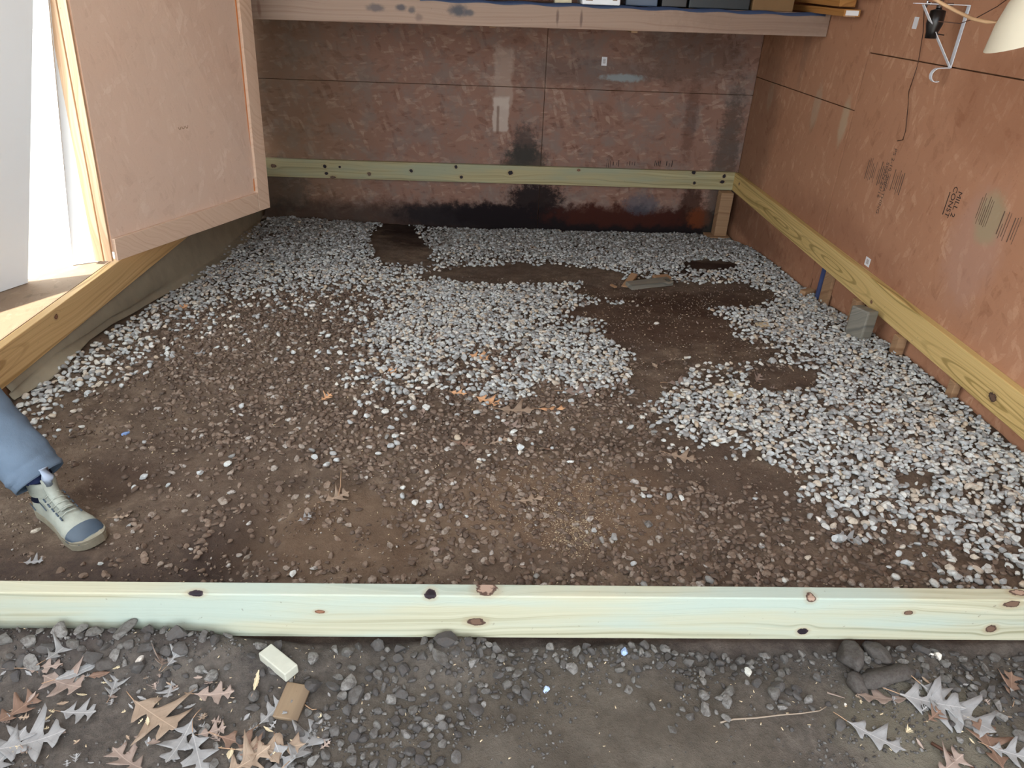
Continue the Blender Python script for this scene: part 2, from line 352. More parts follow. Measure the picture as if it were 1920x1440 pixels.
# soil
n = N('soil', .95, .08); P = n.pos(); x, y, z = n.sep(P)
big = n.noise(P, 1.7, 5, .6); med = n.noise(P, 9, 6, .65); fine = n.noise(P, 60, 6, .75); ff = n.noise(P, 240, 4, .8)
c = n.ramp(n.math('ADD', n.math('MULTIPLY', med, .55), n.math('MULTIPLY', fine, .45)), [(.28, srgb(60, 51, 46)), (.5, srgb(108, 93, 80)), (.72, srgb(146, 128, 111))])
c = n.mix(n.mr(big, .40, .62, 0, .55), c, srgb(84, 70, 62))
outw = n.mr(y, 1.24, 1.16)
c = n.mix(n.math('MULTIPLY', outw, .72), c, n.ramp(n.math('ADD', n.math('MULTIPLY', med, .5), n.math('MULTIPLY', fine, .5)), [(.3, srgb(50, 50, 51)), (.5, srgb(82, 80, 78)), (.7, srgb(106, 103, 98))]))
for (cx_, cy_, rx, ry, st, cc) in [(-1.15, 1.30, .5, .2, .6, (58, 50, 50)), (-.72, 1.42, .14, .28, .55, (54, 46, 45)), (-1.18, 1.84, .12, .12, .5, (66, 50, 42)), (.9, 3.5, .5, .5, .45, (84, 60, 48)),
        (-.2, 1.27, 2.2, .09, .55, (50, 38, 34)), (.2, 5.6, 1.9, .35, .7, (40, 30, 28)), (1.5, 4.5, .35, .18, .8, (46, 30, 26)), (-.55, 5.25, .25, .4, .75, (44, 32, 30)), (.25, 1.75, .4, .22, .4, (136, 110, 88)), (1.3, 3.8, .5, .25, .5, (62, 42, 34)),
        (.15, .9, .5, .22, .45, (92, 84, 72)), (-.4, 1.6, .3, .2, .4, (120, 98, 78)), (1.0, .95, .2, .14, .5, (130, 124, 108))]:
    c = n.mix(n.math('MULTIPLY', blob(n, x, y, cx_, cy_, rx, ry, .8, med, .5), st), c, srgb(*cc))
c = n.mix(n.mr(ff, .72, .80, 0, .6), c, srgb(176, 158, 136))
n.bump(n.math('ADD', n.math('MULTIPLY', fine, .7), n.math('MULTIPLY', ff, .3)), .8, .012)
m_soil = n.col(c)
def stone_mat(name, ramp, dirt, dirtamt):
    n = N(name, .85, .15); at = n.new('ShaderNodeAttribute', attribute_name='tone'); P = n.pos()
    c = n.ramp(at.outputs['Fac'], ramp)
    v = n.noise(P, 90, 5, .7); c = n.mix(n.mr(v, .42, .62, 0, dirtamt), c, dirt)
    c = n.mix(.25, c, n.mix(n.noise(P, 300, 3, .7), srgb(60, 56, 54), srgb(220, 216, 210)), 'OVERLAY')
    n.bump(n.noise(P, 180, 4, .7), .5, .003)
    return n.col(c)
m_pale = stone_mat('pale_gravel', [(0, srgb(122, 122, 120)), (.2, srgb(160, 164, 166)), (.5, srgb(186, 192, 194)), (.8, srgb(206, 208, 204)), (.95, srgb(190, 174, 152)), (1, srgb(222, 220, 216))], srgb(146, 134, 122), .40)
m_brown = stone_mat('brown_gravel', [(0, srgb(84, 73, 66)), (.4, srgb(112, 97, 86)), (.75, srgb(136, 120, 107)), (.92, srgb(150, 140, 130)), (1, srgb(184, 182, 178))], srgb(100, 82, 70), .7)
m_greyst = stone_mat('soil_coated_stone', [(0, srgb(62, 60, 60)), (.4, srgb(84, 82, 81)), (.8, srgb(104, 102, 99)), (1, srgb(130, 128, 126))], srgb(74, 69, 66), .7)
def leaf_mat(name, a, b):
    n = N(name, .7, .2); x, y, z = n.sep(n.obj())
    rib = n.mr(n.math('ABSOLUTE', y), .0012, .0004); ve = n.math('ABSOLUTE', n.math('SUBTRACT', n.math('FRACT', n.math('ADD', n.math('MULTIPLY', x, 55), n.math('MULTIPLY', n.math('ABSOLUTE', y), -45))), .5))
    c = n.mix(n.noise(n.obj(), 45, 5, .7), a, b); c = n.mix(n.mr(ve, .05, .0, 0, .35), c, tuple(q*.6 for q in a[:3])+(1,))
    c = n.mix(n.math('MULTIPLY', rib, .6), c, tuple(min(1, q*1.35) for q in b[:3])+(1,))
    n.bump(n.noise(n.obj(), 90, 3), .3, .002); return n.col(c)
LM = {'tan': leaf_mat('tan_leaf', srgb(116, 98, 84), srgb(152, 134, 116)), 'grey': leaf_mat('grey_leaf', srgb(108, 108, 110), srgb(146, 144, 142)),
      'pink': leaf_mat('buff_leaf', srgb(118, 102, 94), srgb(148, 132, 122)), 'rust': leaf_mat('rust_leaf', srgb(96, 76, 64), srgb(126, 102, 88)),
      'orange': leaf_mat('orange_leaf', srgb(168, 122, 88), srgb(204, 162, 124)), 'cream': leaf_mat('cream_leaf', srgb(176, 160, 132), srgb(200, 186, 156))}
m_stem = plain('leaf_stem', srgb(160, 130, 104), .7, .2)
# ------------------------------------------------------------------ the ground
def grid_ground(name, x0, x1, y0, y1, st):
    nx = int((x1-x0)/st)+1; ny = int((y1-y0)/st)+1
    X, Y = np.meshgrid(np.linspace(x0, x1, nx), np.linspace(y0, y1, ny)); Z = H(X, Y)
    co = np.stack([X, Y, Z], -1).reshape(-1, 3).astype(np.float32)
    i = np.arange(nx*ny).reshape(ny, nx); q = np.stack([i[:-1, :-1], i[:-1, 1:], i[1:, 1:], i[1:, :-1]], -1).reshape(-1, 4)
    me = bpy.data.meshes.new(name); me.vertices.add(len(co)); me.vertices.foreach_set('co', co.ravel())
    me.loops.add(q.size); me.loops.foreach_set('vertex_index', q.ravel().astype(np.int32))
    me.polygons.add(len(q)); me.polygons.foreach_set('loop_start', (np.arange(len(q))*4).astype(np.int32))
    me.polygons.foreach_set('use_smooth', np.ones(len(q), bool)); me.update(calc_edges=True); me.validate()
    return me
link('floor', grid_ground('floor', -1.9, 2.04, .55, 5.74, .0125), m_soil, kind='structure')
m_bounce = plain('bounce_concrete', srgb(214, 210, 202), .85, .2, .06, 2)
bm = bmesh.new(); box_bm(bm, (0, -.25, -.055), (5.2, 1.7, .06)); box_bm(bm, (4.6, 3.1, -.6), (5.0, 8, .3))
link('ground', bm_mesh('ground', bm), m_soil, kind='structure')
bm = bmesh.new(); box_bm(bm, (0, -5.6, -.05), (16, 9, .06)); box_bm(bm, (-7.0, 4.6, -.10), (9.6, 11.4, .06))  # pale yard added to bounce light indoors and whiten the gap
link('bounce_yard', bm_mesh('bounce_yard', bm), m_bounce, kind='structure')
# ------------------------------------------------------------------ room shell
ZT = CZ-1.233; ZB = ZT-.14
RWX, LWX, BWY = 2.00, -1.80, 5.715
XR = 1.962   # inner face of right board
def sheet(name, c, s, mat, parent): 
    o = box(name, c, s, mat, parent, bev=.0015); return o
wb = empty('wall_back', (0, BWY, 0), kind='structure'); wb['kind'] = 'structure'
def addp(o, p): reparent(o, p); return o
addp(box('backing', (.1, BWY+.06, .8), (4.4, .08, 3.0), m_outwall, bev=0), wb)
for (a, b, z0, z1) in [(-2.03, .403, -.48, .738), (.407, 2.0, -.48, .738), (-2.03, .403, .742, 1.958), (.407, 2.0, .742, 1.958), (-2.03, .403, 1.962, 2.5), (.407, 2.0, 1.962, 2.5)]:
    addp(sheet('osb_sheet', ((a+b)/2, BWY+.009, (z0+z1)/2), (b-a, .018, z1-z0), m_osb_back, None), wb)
wr = empty('wall_right', (RWX, 3.2, 0), kind='structure')
addp(box('backing', (RWX+.06, 2.45, .8), (.08, 6.6, 3.4), m_outwall, bev=0), wr)
for (a, b, z0, z1) in [(4.072, 5.71, -.48, .868), (4.072, 5.71, .873, 2.5), (1.62, 4.058, -.1, 1.158), (1.62, 4.058, 1.163, 2.5), (-.82, 1.617, -.1, 1.158), (-.82, 1.617, 1.163, 2.5)]:
    addp(sheet('osb_sheet', (RWX+.009, (a+b)/2, (z0+z1)/2), (.018, b-a, z1-z0), m_osb_right, None), wr)
addp(box('osb_sheet', (RWX+.016, 2.9, -.25), (.012, 2.3, .32), m_osb_right, bev=0), wr)
wl = empty('wall_left', (LWX, 4.5, 0), kind='structure')
addp(box('osb_sheet', (LWX-.05+.095, 4.53, 1.36), (.018, 2.28, 2.26), m_osb_left, rot=(0, math.radians(4.9), 0)), wl)
addp(box('osb_sheet', (LWX-.05, 3.5, -.14), (.018, 4.36, .31), m_osb_left), wl)
addp(box('osb_sheet', (LWX-.05, .0, 1.2), (.02, 1.9, 2.6), m_osb_left), wl)
# right corner plate and wall foot, back-right post under the frame
# roof, open at the front
ce = empty('ceiling', (0, 3.4, 2.5), kind='structure')
addp(box('sheathing', (.20, 3.10, 2.52), (3.80, 5.6, .03), m_roof, bev=0), ce)
for k in range(9):
    addp(box('rafter', (.15, .35+k*.61, 2.43), (3.68, .04, .13), m_oldwood), ce)
# ------------------------------------------------------------------ the new floor frame boards
bm = bmesh.new(); box_bm(bm, (1.98, 0, 0), (3.96, .038, .14), None, .003)
o = link('frame_board', bm_mesh('frame_board', bm), m_front, label='pale new pine board running across the front, soil banked against it', cat='board'); o.location = (-2.0, 1.175+.019, ZB+.07)
bm = bmesh.new(); box_bm(bm, (1.9, 0, 0), (3.76, .038, .14), None, .003)
o = link('frame_board', bm_mesh('frame_board', bm), m_backb, label='greenish pine board fixed level along the dark back wall', cat='board'); o.location = (LWX, BWY-.0195-.001, ZB+.07)
bm = bmesh.new(); box_bm(bm, (2.22, 0, 0), (4.44, .038, .14), None, .003)
o = link('frame_board', bm_mesh('frame_board', bm), m_rightb, label='yellow pine board with loop grain fixed along the right wall', cat='board'); o.location = (XR+.019, 1.235, ZB+.07); o.rotation_euler = (0, 0, math.pi/2)
bm = bmesh.new(); box_bm(bm, (2.2, 0, 0), (4.4, .038, .14), None, .003)
o = link('frame_board', bm_mesh('frame_board', bm), m_leftb, label='sunlit pine board forming the sill of the left doorway', cat='board'); o.location = (LWX-.019, 1.235, ZB+.07); o.rotation_euler = (0, 0, math.pi/2)
# ------------------------------------------------------------------ left doorway
dtop = 1.75
a0 = Vector(onY(215, 483, 3.30)); a1 = Vector(onY(130, 0, 3.30)); b0 = Vector(onY(502, 388, 4.27)); b1 = Vector(onY(465, 0, 4.27))
def ext(p, q, z): return p+(q-p)*((z-p.z)/(q.z-p.z))
A0 = ext(a0, a1, ZT+.012); A1 = ext(a0, a1, 2.15); B0 = b0; B1 = ext(b0, b1, 2.15)
dr = empty('door_1', (A0.x, A0.y, A0.z), kind='structure')
du = (B0-A0).normalized(); dn = Vector((du.y, -du.x, 0)).normalized()   # faces the room / camera
def dpt(s, t, off=0):   # s along the width 0..1, t up 0..1
    p = (A0*(1-s)+B0*s)*(1-t)+(A1*(1-s)+B1*s)*t
    return p+dn*off
def dquad(name, s0, s1, t0, t1, o0, o1, mat, parent=dr):
    vs = [dpt(s, t, o)-dr.location for o in (o0, o1) for (s, t) in ((s0, t0), (s1, t0), (s1, t1), (s0, t1))]
    me = mesh(name, vs, [(0, 1, 2, 3), (7, 6, 5, 4), (0, 4, 5, 1), (1, 5, 6, 2), (2, 6, 7, 3), (3, 7, 4, 0)])
    bm = bmesh.new(); bm.from_mesh(me); bmesh.ops.bevel(bm, geom=list(bm.edges), offset=.0015, segments=1, affect='EDGES'); bmesh.ops.recalc_face_normals(bm, faces=bm.faces); bm.to_mesh(me); bm.free()
    return link(name, me, mat, parent)
dquad('osb_sheet', .0, .995, .02, 1, -.02, 0, m_osb_door)
m_doorwood = lumber('door_trim_wood', srgb(200, 172, 150), srgb(208, 182, 160), srgb(184, 154, 130))
dquad('stile', .915, 1.0, .0, 1, .001, .020, m_doorwood)
dquad('rail', .0, .913, .0, .055, .001, .020, m_doorwood)
m_gap = plain('caulk_line', srgb(190, 120, 72), .8, .2)
dquad('caulk_line', .903, .913, .06, 1, .001, .004, m_gap)
hg = dquad('pull_handle', .40, .455, .66, .80, .001, .012, plain('grey_iron', srgb(96, 92, 88), .5, .4))
link('plate', mesh('plate', [dpt(s, t, o)-dr.location for o in (.012, .016) for (s, t) in ((.37, .655), (.49, .655), (.49, .667), (.37, .667))], [(3, 2, 1, 0), (4, 5, 6, 7), (0, 1, 5, 4), (1, 2, 6, 5), (2, 3, 7, 6), (3, 0, 4, 7)]), plain('plate_iron', srgb(84, 80, 76)), hg)
# jamb posts beside the hinge
jt = empty('trim_1', (A0.x-.02, A0.y, A0.z), kind='structure')
for nm, dx, w2 in (('jamb_post', -.022, .036), ('door_stop', -.066, .040)):
    p0 = A0+Vector((dx, -.012, 0)); p1 = A1+Vector((dx, -.012, 0))
    addp(plank(nm, p0, p1, w2, .016, m_jamb, up=Vector((0, 1, 0))), jt)
# side floor beyond the sill
sf = empty('floor_side', (-2.6, 2.6, ZT), kind='structure')
def prism(name, poly, z0, z1, mat, parent):
    m_ = len(poly); o_ = parent.location
    vs = [Vector((x, y, z))-o_ for z in (z0, z1) for x, y in poly]
    return link(name, mesh(name, vs, [tuple(range(m_))[::-1], tuple(range(m_, 2*m_))]+[(i, (i+1) % m_, m_+(i+1) % m_, m_+i) for i in range(m_)]), mat, parent)
prism('osb_sheet', [(-1.845, 3.36), (-1.99, 3.30), (-2.11, 3.03), (-3.12, .93), (-1.845, .93)], ZT-.021, ZT-.003, m_osb_floor, sf)
prism('joist', [(-1.86, 3.34), (-1.99, 3.28), (-2.11, 3.01), (-3.10, .95), (-1.86, .95)], ZT-.15, ZT-.023, m_oldwood, sf)
# two grey wall leaves, leaned so the gap between them imitates a glare streak
def leaf_wall(p0, p1, q0, q1):
    """slab through bottom corners p0,q0 and points p1,q1 higher up the same edges, run up to z=2.3"""
    P1 = ext(p0, p1, 1.62); Q1 = ext(q0, q1, 1.62); o_ = p0.copy(); nn = (q0-p0).cross(Vector((0, 0, 1))).normalized()*.03
    c8 = [p0, q0, Q1, P1, p0-nn, q0-nn, Q1-nn, P1-nn]
    o = link('wall_side', mesh('wall_side', [c-o_ for c in c8], [(0, 1, 2, 3), (7, 6, 5, 4), (0, 4, 5, 1), (1, 5, 6, 2), (2, 6, 7, 3), (3, 7, 4, 0)]), m_grey, kind='structure'); o.location = o_
    return o
Lp0 = Vector((-2.09, 3.03, ZT)); Lp1 = Vector(onY(52, 0, 3.03)); dd = Vector((-1.0, -2.1, 0))
leaf_wall(Lp0, Lp1, Lp0+dd, Lp0+dd+Vector((0, 0, 1)))
Rp0 = Vector((-1.985, 3.25, ZT)); Rp1 = Vector(onY(90, 0, 3.25)); dd = Vector((.10, .06, 0))
leaf_wall(Rp0, Rp1, Rp0+dd, Vector(onY(108, 0, 3.31)))
# white backdrop added behind the gap to make the glare streak bright
ws = empty('glare_wall', (-3.4, 5.4, 0), kind='structure')
for k in range(12):
    addp(box('glare_board', (-3.6, 5.3+.004*(k % 2), .05+k*.22), (3.2, .03, .215), m_white), ws)
# ------------------------------------------------------------------ landscape fabric strip by the left board
n = N('fabric', .9, .1); v = n.noise(n.pos(), 5, 5); 
n.bump(n.noise(n.pos(), 30, 4), .4, .006); m_fab = n.col(n.mix(n.noise(n.pos(), 14, 5), n.mix(v, srgb(112, 106, 94), srgb(142, 136, 120)), srgb(158, 148, 128)))
edge = [(30, 752), (60, 735), (100, 712), (135, 678), (170, 640), (210, 612), (250, 590), (290, 566), (330, 545), (365, 528), (400, 508), (430, 487), (455, 465), (475, 442), (488, 420), (492, 405)]
ev = [G(*e) for e in edge]; vs = []; fs = []; nr = 7
for i, p in enumerate(ev):
    inner = Vector((LWX-.02, p.y+ (.0 if i else -.02), 0))
    for k in range(nr):
        t = k/(nr-1); q = Vector((inner.x*(1-t)+p.x*t, p.y, 0)); top = ZB-.035-.0*t
        g = float(H(q.x, q.y))
        hh = g+.012+.055*(1-t)**2*(1 if p.y < 4 else .4)+float(vn(q.x, q.y, .12, 7))*.012
        if k == 0: hh = ZB+.03; q.x = LWX-.036
        if k == 1: hh = max(hh, g+.35*(ZB-g)); q.x = LWX+.0
        q.z = min(hh, ZB-.006) if 0 < t < .4 else hh; q.y += float(vn(q.x, q.y, .1, 8))*.02
        if k == nr-1: q.z = g+.008
        vs.append(q)
for i in range(len(ev)-1):
    for k in range(nr-1): fs.append((i*nr+k, i*nr+k+1, (i+1)*nr+k+1, (i+1)*nr+k))
me = mesh('ground_fabric', vs, fs, True); bm = bmesh.new(); bm.from_mesh(me); bmesh.ops.subdivide_edges(bm, edges=bm.edges, cuts=1, use_grid_fill=True); bmesh.ops.solidify(bm, geom=list(bm.faces), thickness=.002); bm.to_mesh(me); bm.free()
link('ground_fabric', me, m_fab, label='grey fabric strip on the soil along the left sill board', cat='fabric')
# ------------------------------------------------------------------ shelf across the back
SH = 4.63
sh = empty('storage_shelf', (.1, SH, CZ-.22), label='deep overhead shelf with a stained front beam spanning the back', cat='shelf')
bm = bmesh.new(); box_bm(bm, (1.9, 0, 0), (3.79, .038, .125), None, .003)
o = link('front_beam', bm_mesh('front_beam', bm), m_beam); o.location = (LWX, SH+.019, CZ-.1575); o.rotation_euler = (0, math.radians(-.35), 0); addp(o, sh)
addp(box('deck', (.1, SH+.57, CZ-.088), (3.79, 1.04, .012), m_oldwood), sh)
for k in range(4): addp(box('joist', (-1.7+k*.85, SH+.56, CZ-.157), (.038, 1.03, .12), m_oldwood), sh)
ZD = CZ-.081
# plastic sheet over the deck
vs = []; fs = []; nx_ = 60
for i in range(nx_):
    X = -.42+i*(2.38/(nx_-1))
    for k, (yy, zz) in enumerate([(SH-.006, ZD-.010), (SH-.004, ZD+.006), (SH+.03, ZD+.004), (SH+.5, ZD+.003), (SH+.5, ZD+.001), (SH+.03, ZD+.001)]):
        vs.append((X, yy-.004*abs(math.sin(i*1.7)), zz+.004*math.sin(i*.9+k)*(1 if k < 3 else 0)))
for i in range(nx_-1):
    for k in range(5): fs.append((i*6+k, (i+1)*6+k, (i+1)*6+k+1, i*6+k+1))
link('plastic_sheet', mesh('plastic_sheet', vs, fs, True), m_bluebin, label='dark blue plastic sheet hanging over the front lip of the shelf', cat='sheet')
def carton(name, x0, x1, y0, d, h, mat, label, cat, lid=True):
    e = empty(name, ((x0+x1)/2, y0+d/2, ZD+.006), label=label, cat=cat)
    link('body', None)if False else None
    bm = bmesh.new(); box_bm(bm, (0, 0, h/2), (x1-x0, d, h), None, .006); link('body', bm_mesh('body', bm), mat, e)
    if lid: bm = bmesh.new(); box_bm(bm, (0, 0, h+.012), (x1-x0+.02, d+.02, .024), None, .006); link('lid', bm_mesh('lid', bm), mat, e)
    return e
wbx = carton('carton', .515, .735, SH-.035, .30, .16, plain('white_card', srgb(226, 230, 234), .6, .3, .03), 'white printed carton overhanging the middle of the shelf edge', 'box', False)
for (xx, zz, w2, h2, m) in [(.02, .125, .05, .02, m_ink), (-.075, .035, .05, .006, m_inkd), (-.07, .022, .04, .005, m_inkd), (.078, .035, .026, .022, m_inkd), (-.05, .07, .08, .03, plain('navy_print', srgb(34, 44, 74), .6))]:
    q = box('print', (xx, -.1512, zz), (w2, .0012, h2), m, wbx, bev=0)
carton('storage_bin', .99, 1.14, SH+.03, .3, .25, m_black, 'small black bin between white carton and long dark bin', 'bin')
carton('storage_bin', 1.15, 1.51, SH+.025, .4, .22, m_darkbin, 'long dark green bin on the right half of the shelf', 'bin')
carton('carton', 1.525, 1.77, SH+.02, .3, .25, m_cardboard, 'brown cardboard carton at the right end of the shelf', 'box')
carton('food_tray', .36, .46, SH+.02, .12, .05, plain('pale_plastic', srgb(190, 180, 150), .5), 'small cream tray on the shelf left of the white carton', 'tray', False)
carton('storage_bin', .78, .97, SH+.05, .3, .2, plain('bluegrey_plastic', srgb(70, 84, 104), .4, .4), 'blue grey bin right of the white carton', 'bin')
# lumber stacked at the right end, overhanging the shelf
for i, (pa, pb, ya, yb, w2, t2, lab) in enumerate([((1500, 14), (1632, 41), 5.0, 4.22, .09, .035, 'lowest orange board of the stack jutting past the shelf end'),
        ((1502, -3), (1618, 22), 5.0, 4.30, .09, .035, 'middle orange board of the stack beside the right wall'),
        ((1530, -14), (1650, 6), 5.0, 4.05, .08, .03, 'topmost thin board of the stack touching the right wall')]):
    pA = Vector(onY(*pa, ya)); pB = Vector(onY(*pb, yb)); 
    for p in (pA, pB): p.x = min(p.x, 1.93)
    pA.z = max(pA.z, ZD+.03+i*.045); pB.z = max(pB.z, ZD+.02+i*.045)-.0
    o = plank('stacked_board', pA, pB, w2, t2, m_orangewood, label=lab, cat='board')
    if i == 0:
        L = (pB-pA).length; q = box('end_tag', (L-.06, 0, -.0182), (.1, .05, .0012), m_sticker, o, bev=0)
        q = box('end_tag', (L+.0008, 0, 0), (.0012, .07, .024), m_sticker, o, bev=0)
# ------------------------------------------------------------------ right wall fittings
def sticker(p, w2, h2, axis, label, rot=0, code=True):
    p = Vector(p); e = empty('sticker', p, label=label, cat='sticker')
    R = {'x': Euler((0, 0, 0)), 'y': Euler((0, 0, -math.pi/2)), 'd': Euler((0, 0, math.atan2(du.y, du.x)))}[axis]
    e.rotation_euler = R
    bm = bmesh.new(); box_bm(bm, (0, 0, 0), (w2, .001, h2)); link('paper', bm_mesh('paper', bm), m_sticker, e)
    if code:
        bm = bmesh.new()
        for k in range(7): box_bm(bm, (0, -.0008, h2*(.26-.08*k)), (w2*(.55 if k % 2 else .42), .0006, h2*.035))
        link('print', bm_mesh('print', bm), m_inkd, e)
    return e
sticker(dpt(.868, (onY(443, 239, 4.1)[2]-A0.z)/(A1.z-A0.z), .0015), .032, .036, 'd', 'small square white sticker near the edge of the left door')
p = onY(1133, 115, BWY); sticker((p[0], BWY-.0012, p[2]), .04, .06, 'x', 'white tag stapled high on the dark back wall')
p = onX(1627, 491, RWX); sticker((RWX-.001, p[1], p[2]), .05, .045, 'y', 'white code tag on the right wall just above the pine board')
p = onX(1717, 43, RWX); sticker((RWX-.001, p[1], p[2]), .04, .05, 'y', 'pale worn tag on the right wall left of the clamp lamp', code=False)
# stamps printed on the sheets (children of the walls)
def stamp(txt, wall, p, axis, size, rot, mat=m_ink):
    cu = bpy.data.curves.new('stamp', 'FONT'); cu.body = txt; cu.size = size; cu.align_x = 'CENTER'; cu.extrude = .0003
    cu.space_line = .95
    ob = bpy.data.objects.new('tmp', cu); C.objects.link(ob); dg = bpy.context.evaluated_depsgraph_get()
    me = bpy.data.meshes.new_from_object(ob.evaluated_get(dg)); bpy.data.objects.remove(ob); me.name = 'stamp'
    o = link('stamp', me, mat)
    if axis == 'x': R = Matrix.Rotation(0, 4, 'Z')@Matrix.Rotation(math.pi/2, 4, 'X')
    elif axis == 'y': R = Matrix.Rotation(-math.pi/2, 4, 'Z')@Matrix.Rotation(math.pi/2, 4, 'X')
    else: R = Matrix.Rotation(math.atan2(du.y, du.x), 4, 'Z')@Matrix.Rotation(math.pi/2, 4, 'X')
    o.matrix_world = Matrix.Translation(Vector(p))@R@Matrix.Rotation(rot, 4, 'Z')
    reparent(o, wall); return o
def bars(wall, p0, n_, dy, h, wd, axis, mat, seed=1):
    rr = random.Random(seed); bm = bmesh.new()
    for k in range(n_):
        hh = h*rr.uniform(.45, 1); off = k*dy; 
        if rr.random() < .15: continue
        if axis == 'y': box_bm(bm, (p0[0], p0[1]-off, p0[2]-(h-hh)*rr.uniform(0, .5)), (.0006, wd*rr.uniform(.5, 1.4), hh))
        else: box_bm(bm, (p0[0]+off, p0[1], p0[2]-(h-hh)*rr.uniform(0, .5)), (wd*rr.uniform(.5, 1.4), .0006, hh))
    o = link('stamp', bm_mesh('stamp', bm), mat); reparent(o, wall)
q = onX(1790, 382, RWX)
stamp('MILL 2\nCONST', wr, (RWX-.0008, q[1]+.0, q[2]), 'y', .04, -math.pi/2)
bars(wr, (RWX-.0008, q[1]+.055, q[2]), 2, .105, .17, .005, 'y', m_ink, 3)
q = onX(1850, 395, RWX); bars(wr, (RWX-.0008, q[1]+.06, q[2]), 9, .012, .13, .003, 'y', m_inklight, 4)
q = onX(1895, 425, RWX); bars(wr, (RWX-.0008, q[1]+.06, q[2]), 8, .014, .13, .004, 'y', m_inklight, 9)
q = onX(1652, 335, RWX); bars(wr, (RWX-.0008, q[1]+.16, q[2]+.02), 22, .017, .12, .0045, 'y', m_inklight, 5)
q = onX(1660, 340, RWX); stamp('PS 2-10  SHEATHING\nSPAN 24/16', wr, (RWX-.0012, q[1], q[2]), 'y', .036, -math.pi/2, m_inklight)
for (px, n_, dy, h, sd) in [(1138, 3, .014, .07, 2), (1150, 4, .014, .05, 3), (1176, 4, .02, .045, 7), (1228, 4, .014, .05, 6), (1250, 3, .022, .06, 8)]:
    q = onY(px, 306, BWY); bars(wb, (q[0], BWY-.0006, q[2]), n_, dy, h, .006, 'x', m_ink, sd)
for (s_, y_, t_, sz) in [(.50, 205, 'A\n24/16\nEXP 1\n000', .045), (.56, 275, 'RATED\nSTUD', .035), (.62, 335, 'TR\nAD', .045)]:
    tz = (onY(340, y_, 3.8)[2]-A0.z)/(A1.z-A0.z); stamp(t_, dr, dpt(s_-.03, tz+.02, .0006), 'd', sz, 0, plain('door_ink', srgb(150, 126, 106), .85, .1) if sz != .045 or s_ < .6 else m_inkd)
# clamp lamp: black socket hanging by a sprung clamp
q = Vector(onX(1752, 45, 1.88)); cl = empty('clamp_lamp', q, label='black clamp lamp socket hanging beside the white wall bracket', cat='lamp')
link('socket', tube_me('socket', [(0, 0, .055), (0, 0, .05), (0, 0, .0), (.0, 0, -.03), (0, 0, -.055)], [.016, .030, .033, .024, .022], 16), m_black, cl)
link('neck', tube_me('neck', [(0, 0, .05), (0, 0, .10)], .012, 12), m_silver, cl)
cm = link('clamp', plank_me('clamp', (-.05, 0, .075), (.05, 0, .085), .03, .012)[0], m_silver, cl); cm.location = (-.05, 0, .075)
link('clamp_screw', tube_me('clamp_screw', [(.0, 0, -.035), (.045, -.02, -.04)], .0025, 8), m_black, cl)
link('clamp_jaw', tube_me('clamp_jaw', [(-.055, 0, .10), (-.058, 0, .06)], .005, 8), m_silver, cl)
# white shelf bracket with hook
pb = Vector(onX(1785, 128, RWX)); pt = Vector(onX(1816, 10, RWX)); yb_ = (pb.y+pt.y)/2
br = empty('wall_bracket', (RWX, yb_, pb.z), label='white metal shelf bracket with curled hook on the right wall', cat='bracket')
def strip(name, pts, wd=.018, th=.003):
    bm = bmesh.new(); pts = [Vector(p) for p in pts]; prev = None
    for i, p in enumerate(pts):
        a = pts[max(0, i-1)]; b = pts[min(len(pts)-1, i+1)]; d = (b-a).normalized(); nn = Vector((-d.z, 0, d.x))*th/2
        ring = [bm.verts.new(p+nn+Vector((0, s, 0))) for s in (-wd/2, wd/2)]+[bm.verts.new(p-nn+Vector((0, s, 0))) for s in (wd/2, -wd/2)]
        if prev:
            for k in range(4): bm.faces.new((prev[k], prev[(k+1) % 4], ring[(k+1) % 4], ring[k]))
        else: bm.faces.new(ring)
        prev = ring
    bm.faces.new(prev[::-1]); return link(name, bm_mesh(name, bm), m_metalwhite, br)
hz = pt.z-pb.z
strip('wall_leg', [(-.004, 0, hz), (-.004, 0, 0)], .022)
strip('arm', [(-.004, 0, hz), (-.24, 0, hz)], .02)
strip('brace', [(-.006, 0, .004), (-.20, 0, hz-.004)], .018)
strip('hook', [(-.006, 0, 0)]+[(-.05-.028*math.sin(t), 0, -.030+.028*math.cos(t)) for t in [i*math.pi*1.15/10 for i in range(11)]], .02)
# thin wire with a curled end hanging on the wall
pw = [(1733, 12), (1731, 60), (1722, 115), (1718, 130), (1704, 172), (1702, 205), (1698, 245), (1693, 262), (1683, 264)]
pts = [Vector(onX(a, b, RWX-.012)) for a, b in pw]; o_ = pts[0].copy()
link('hanging_wire', tube_me('hanging_wire', [p-o_ for p in pts], .0022, 6), m_wire, label='thin dark wire hanging down the right wall', cat='wire').location = o_
q = onX(1680, 262, RWX-.006); bm = bmesh.new(); box_bm(bm, (0, 0, 0), (.005, .03, .015), None, .002)
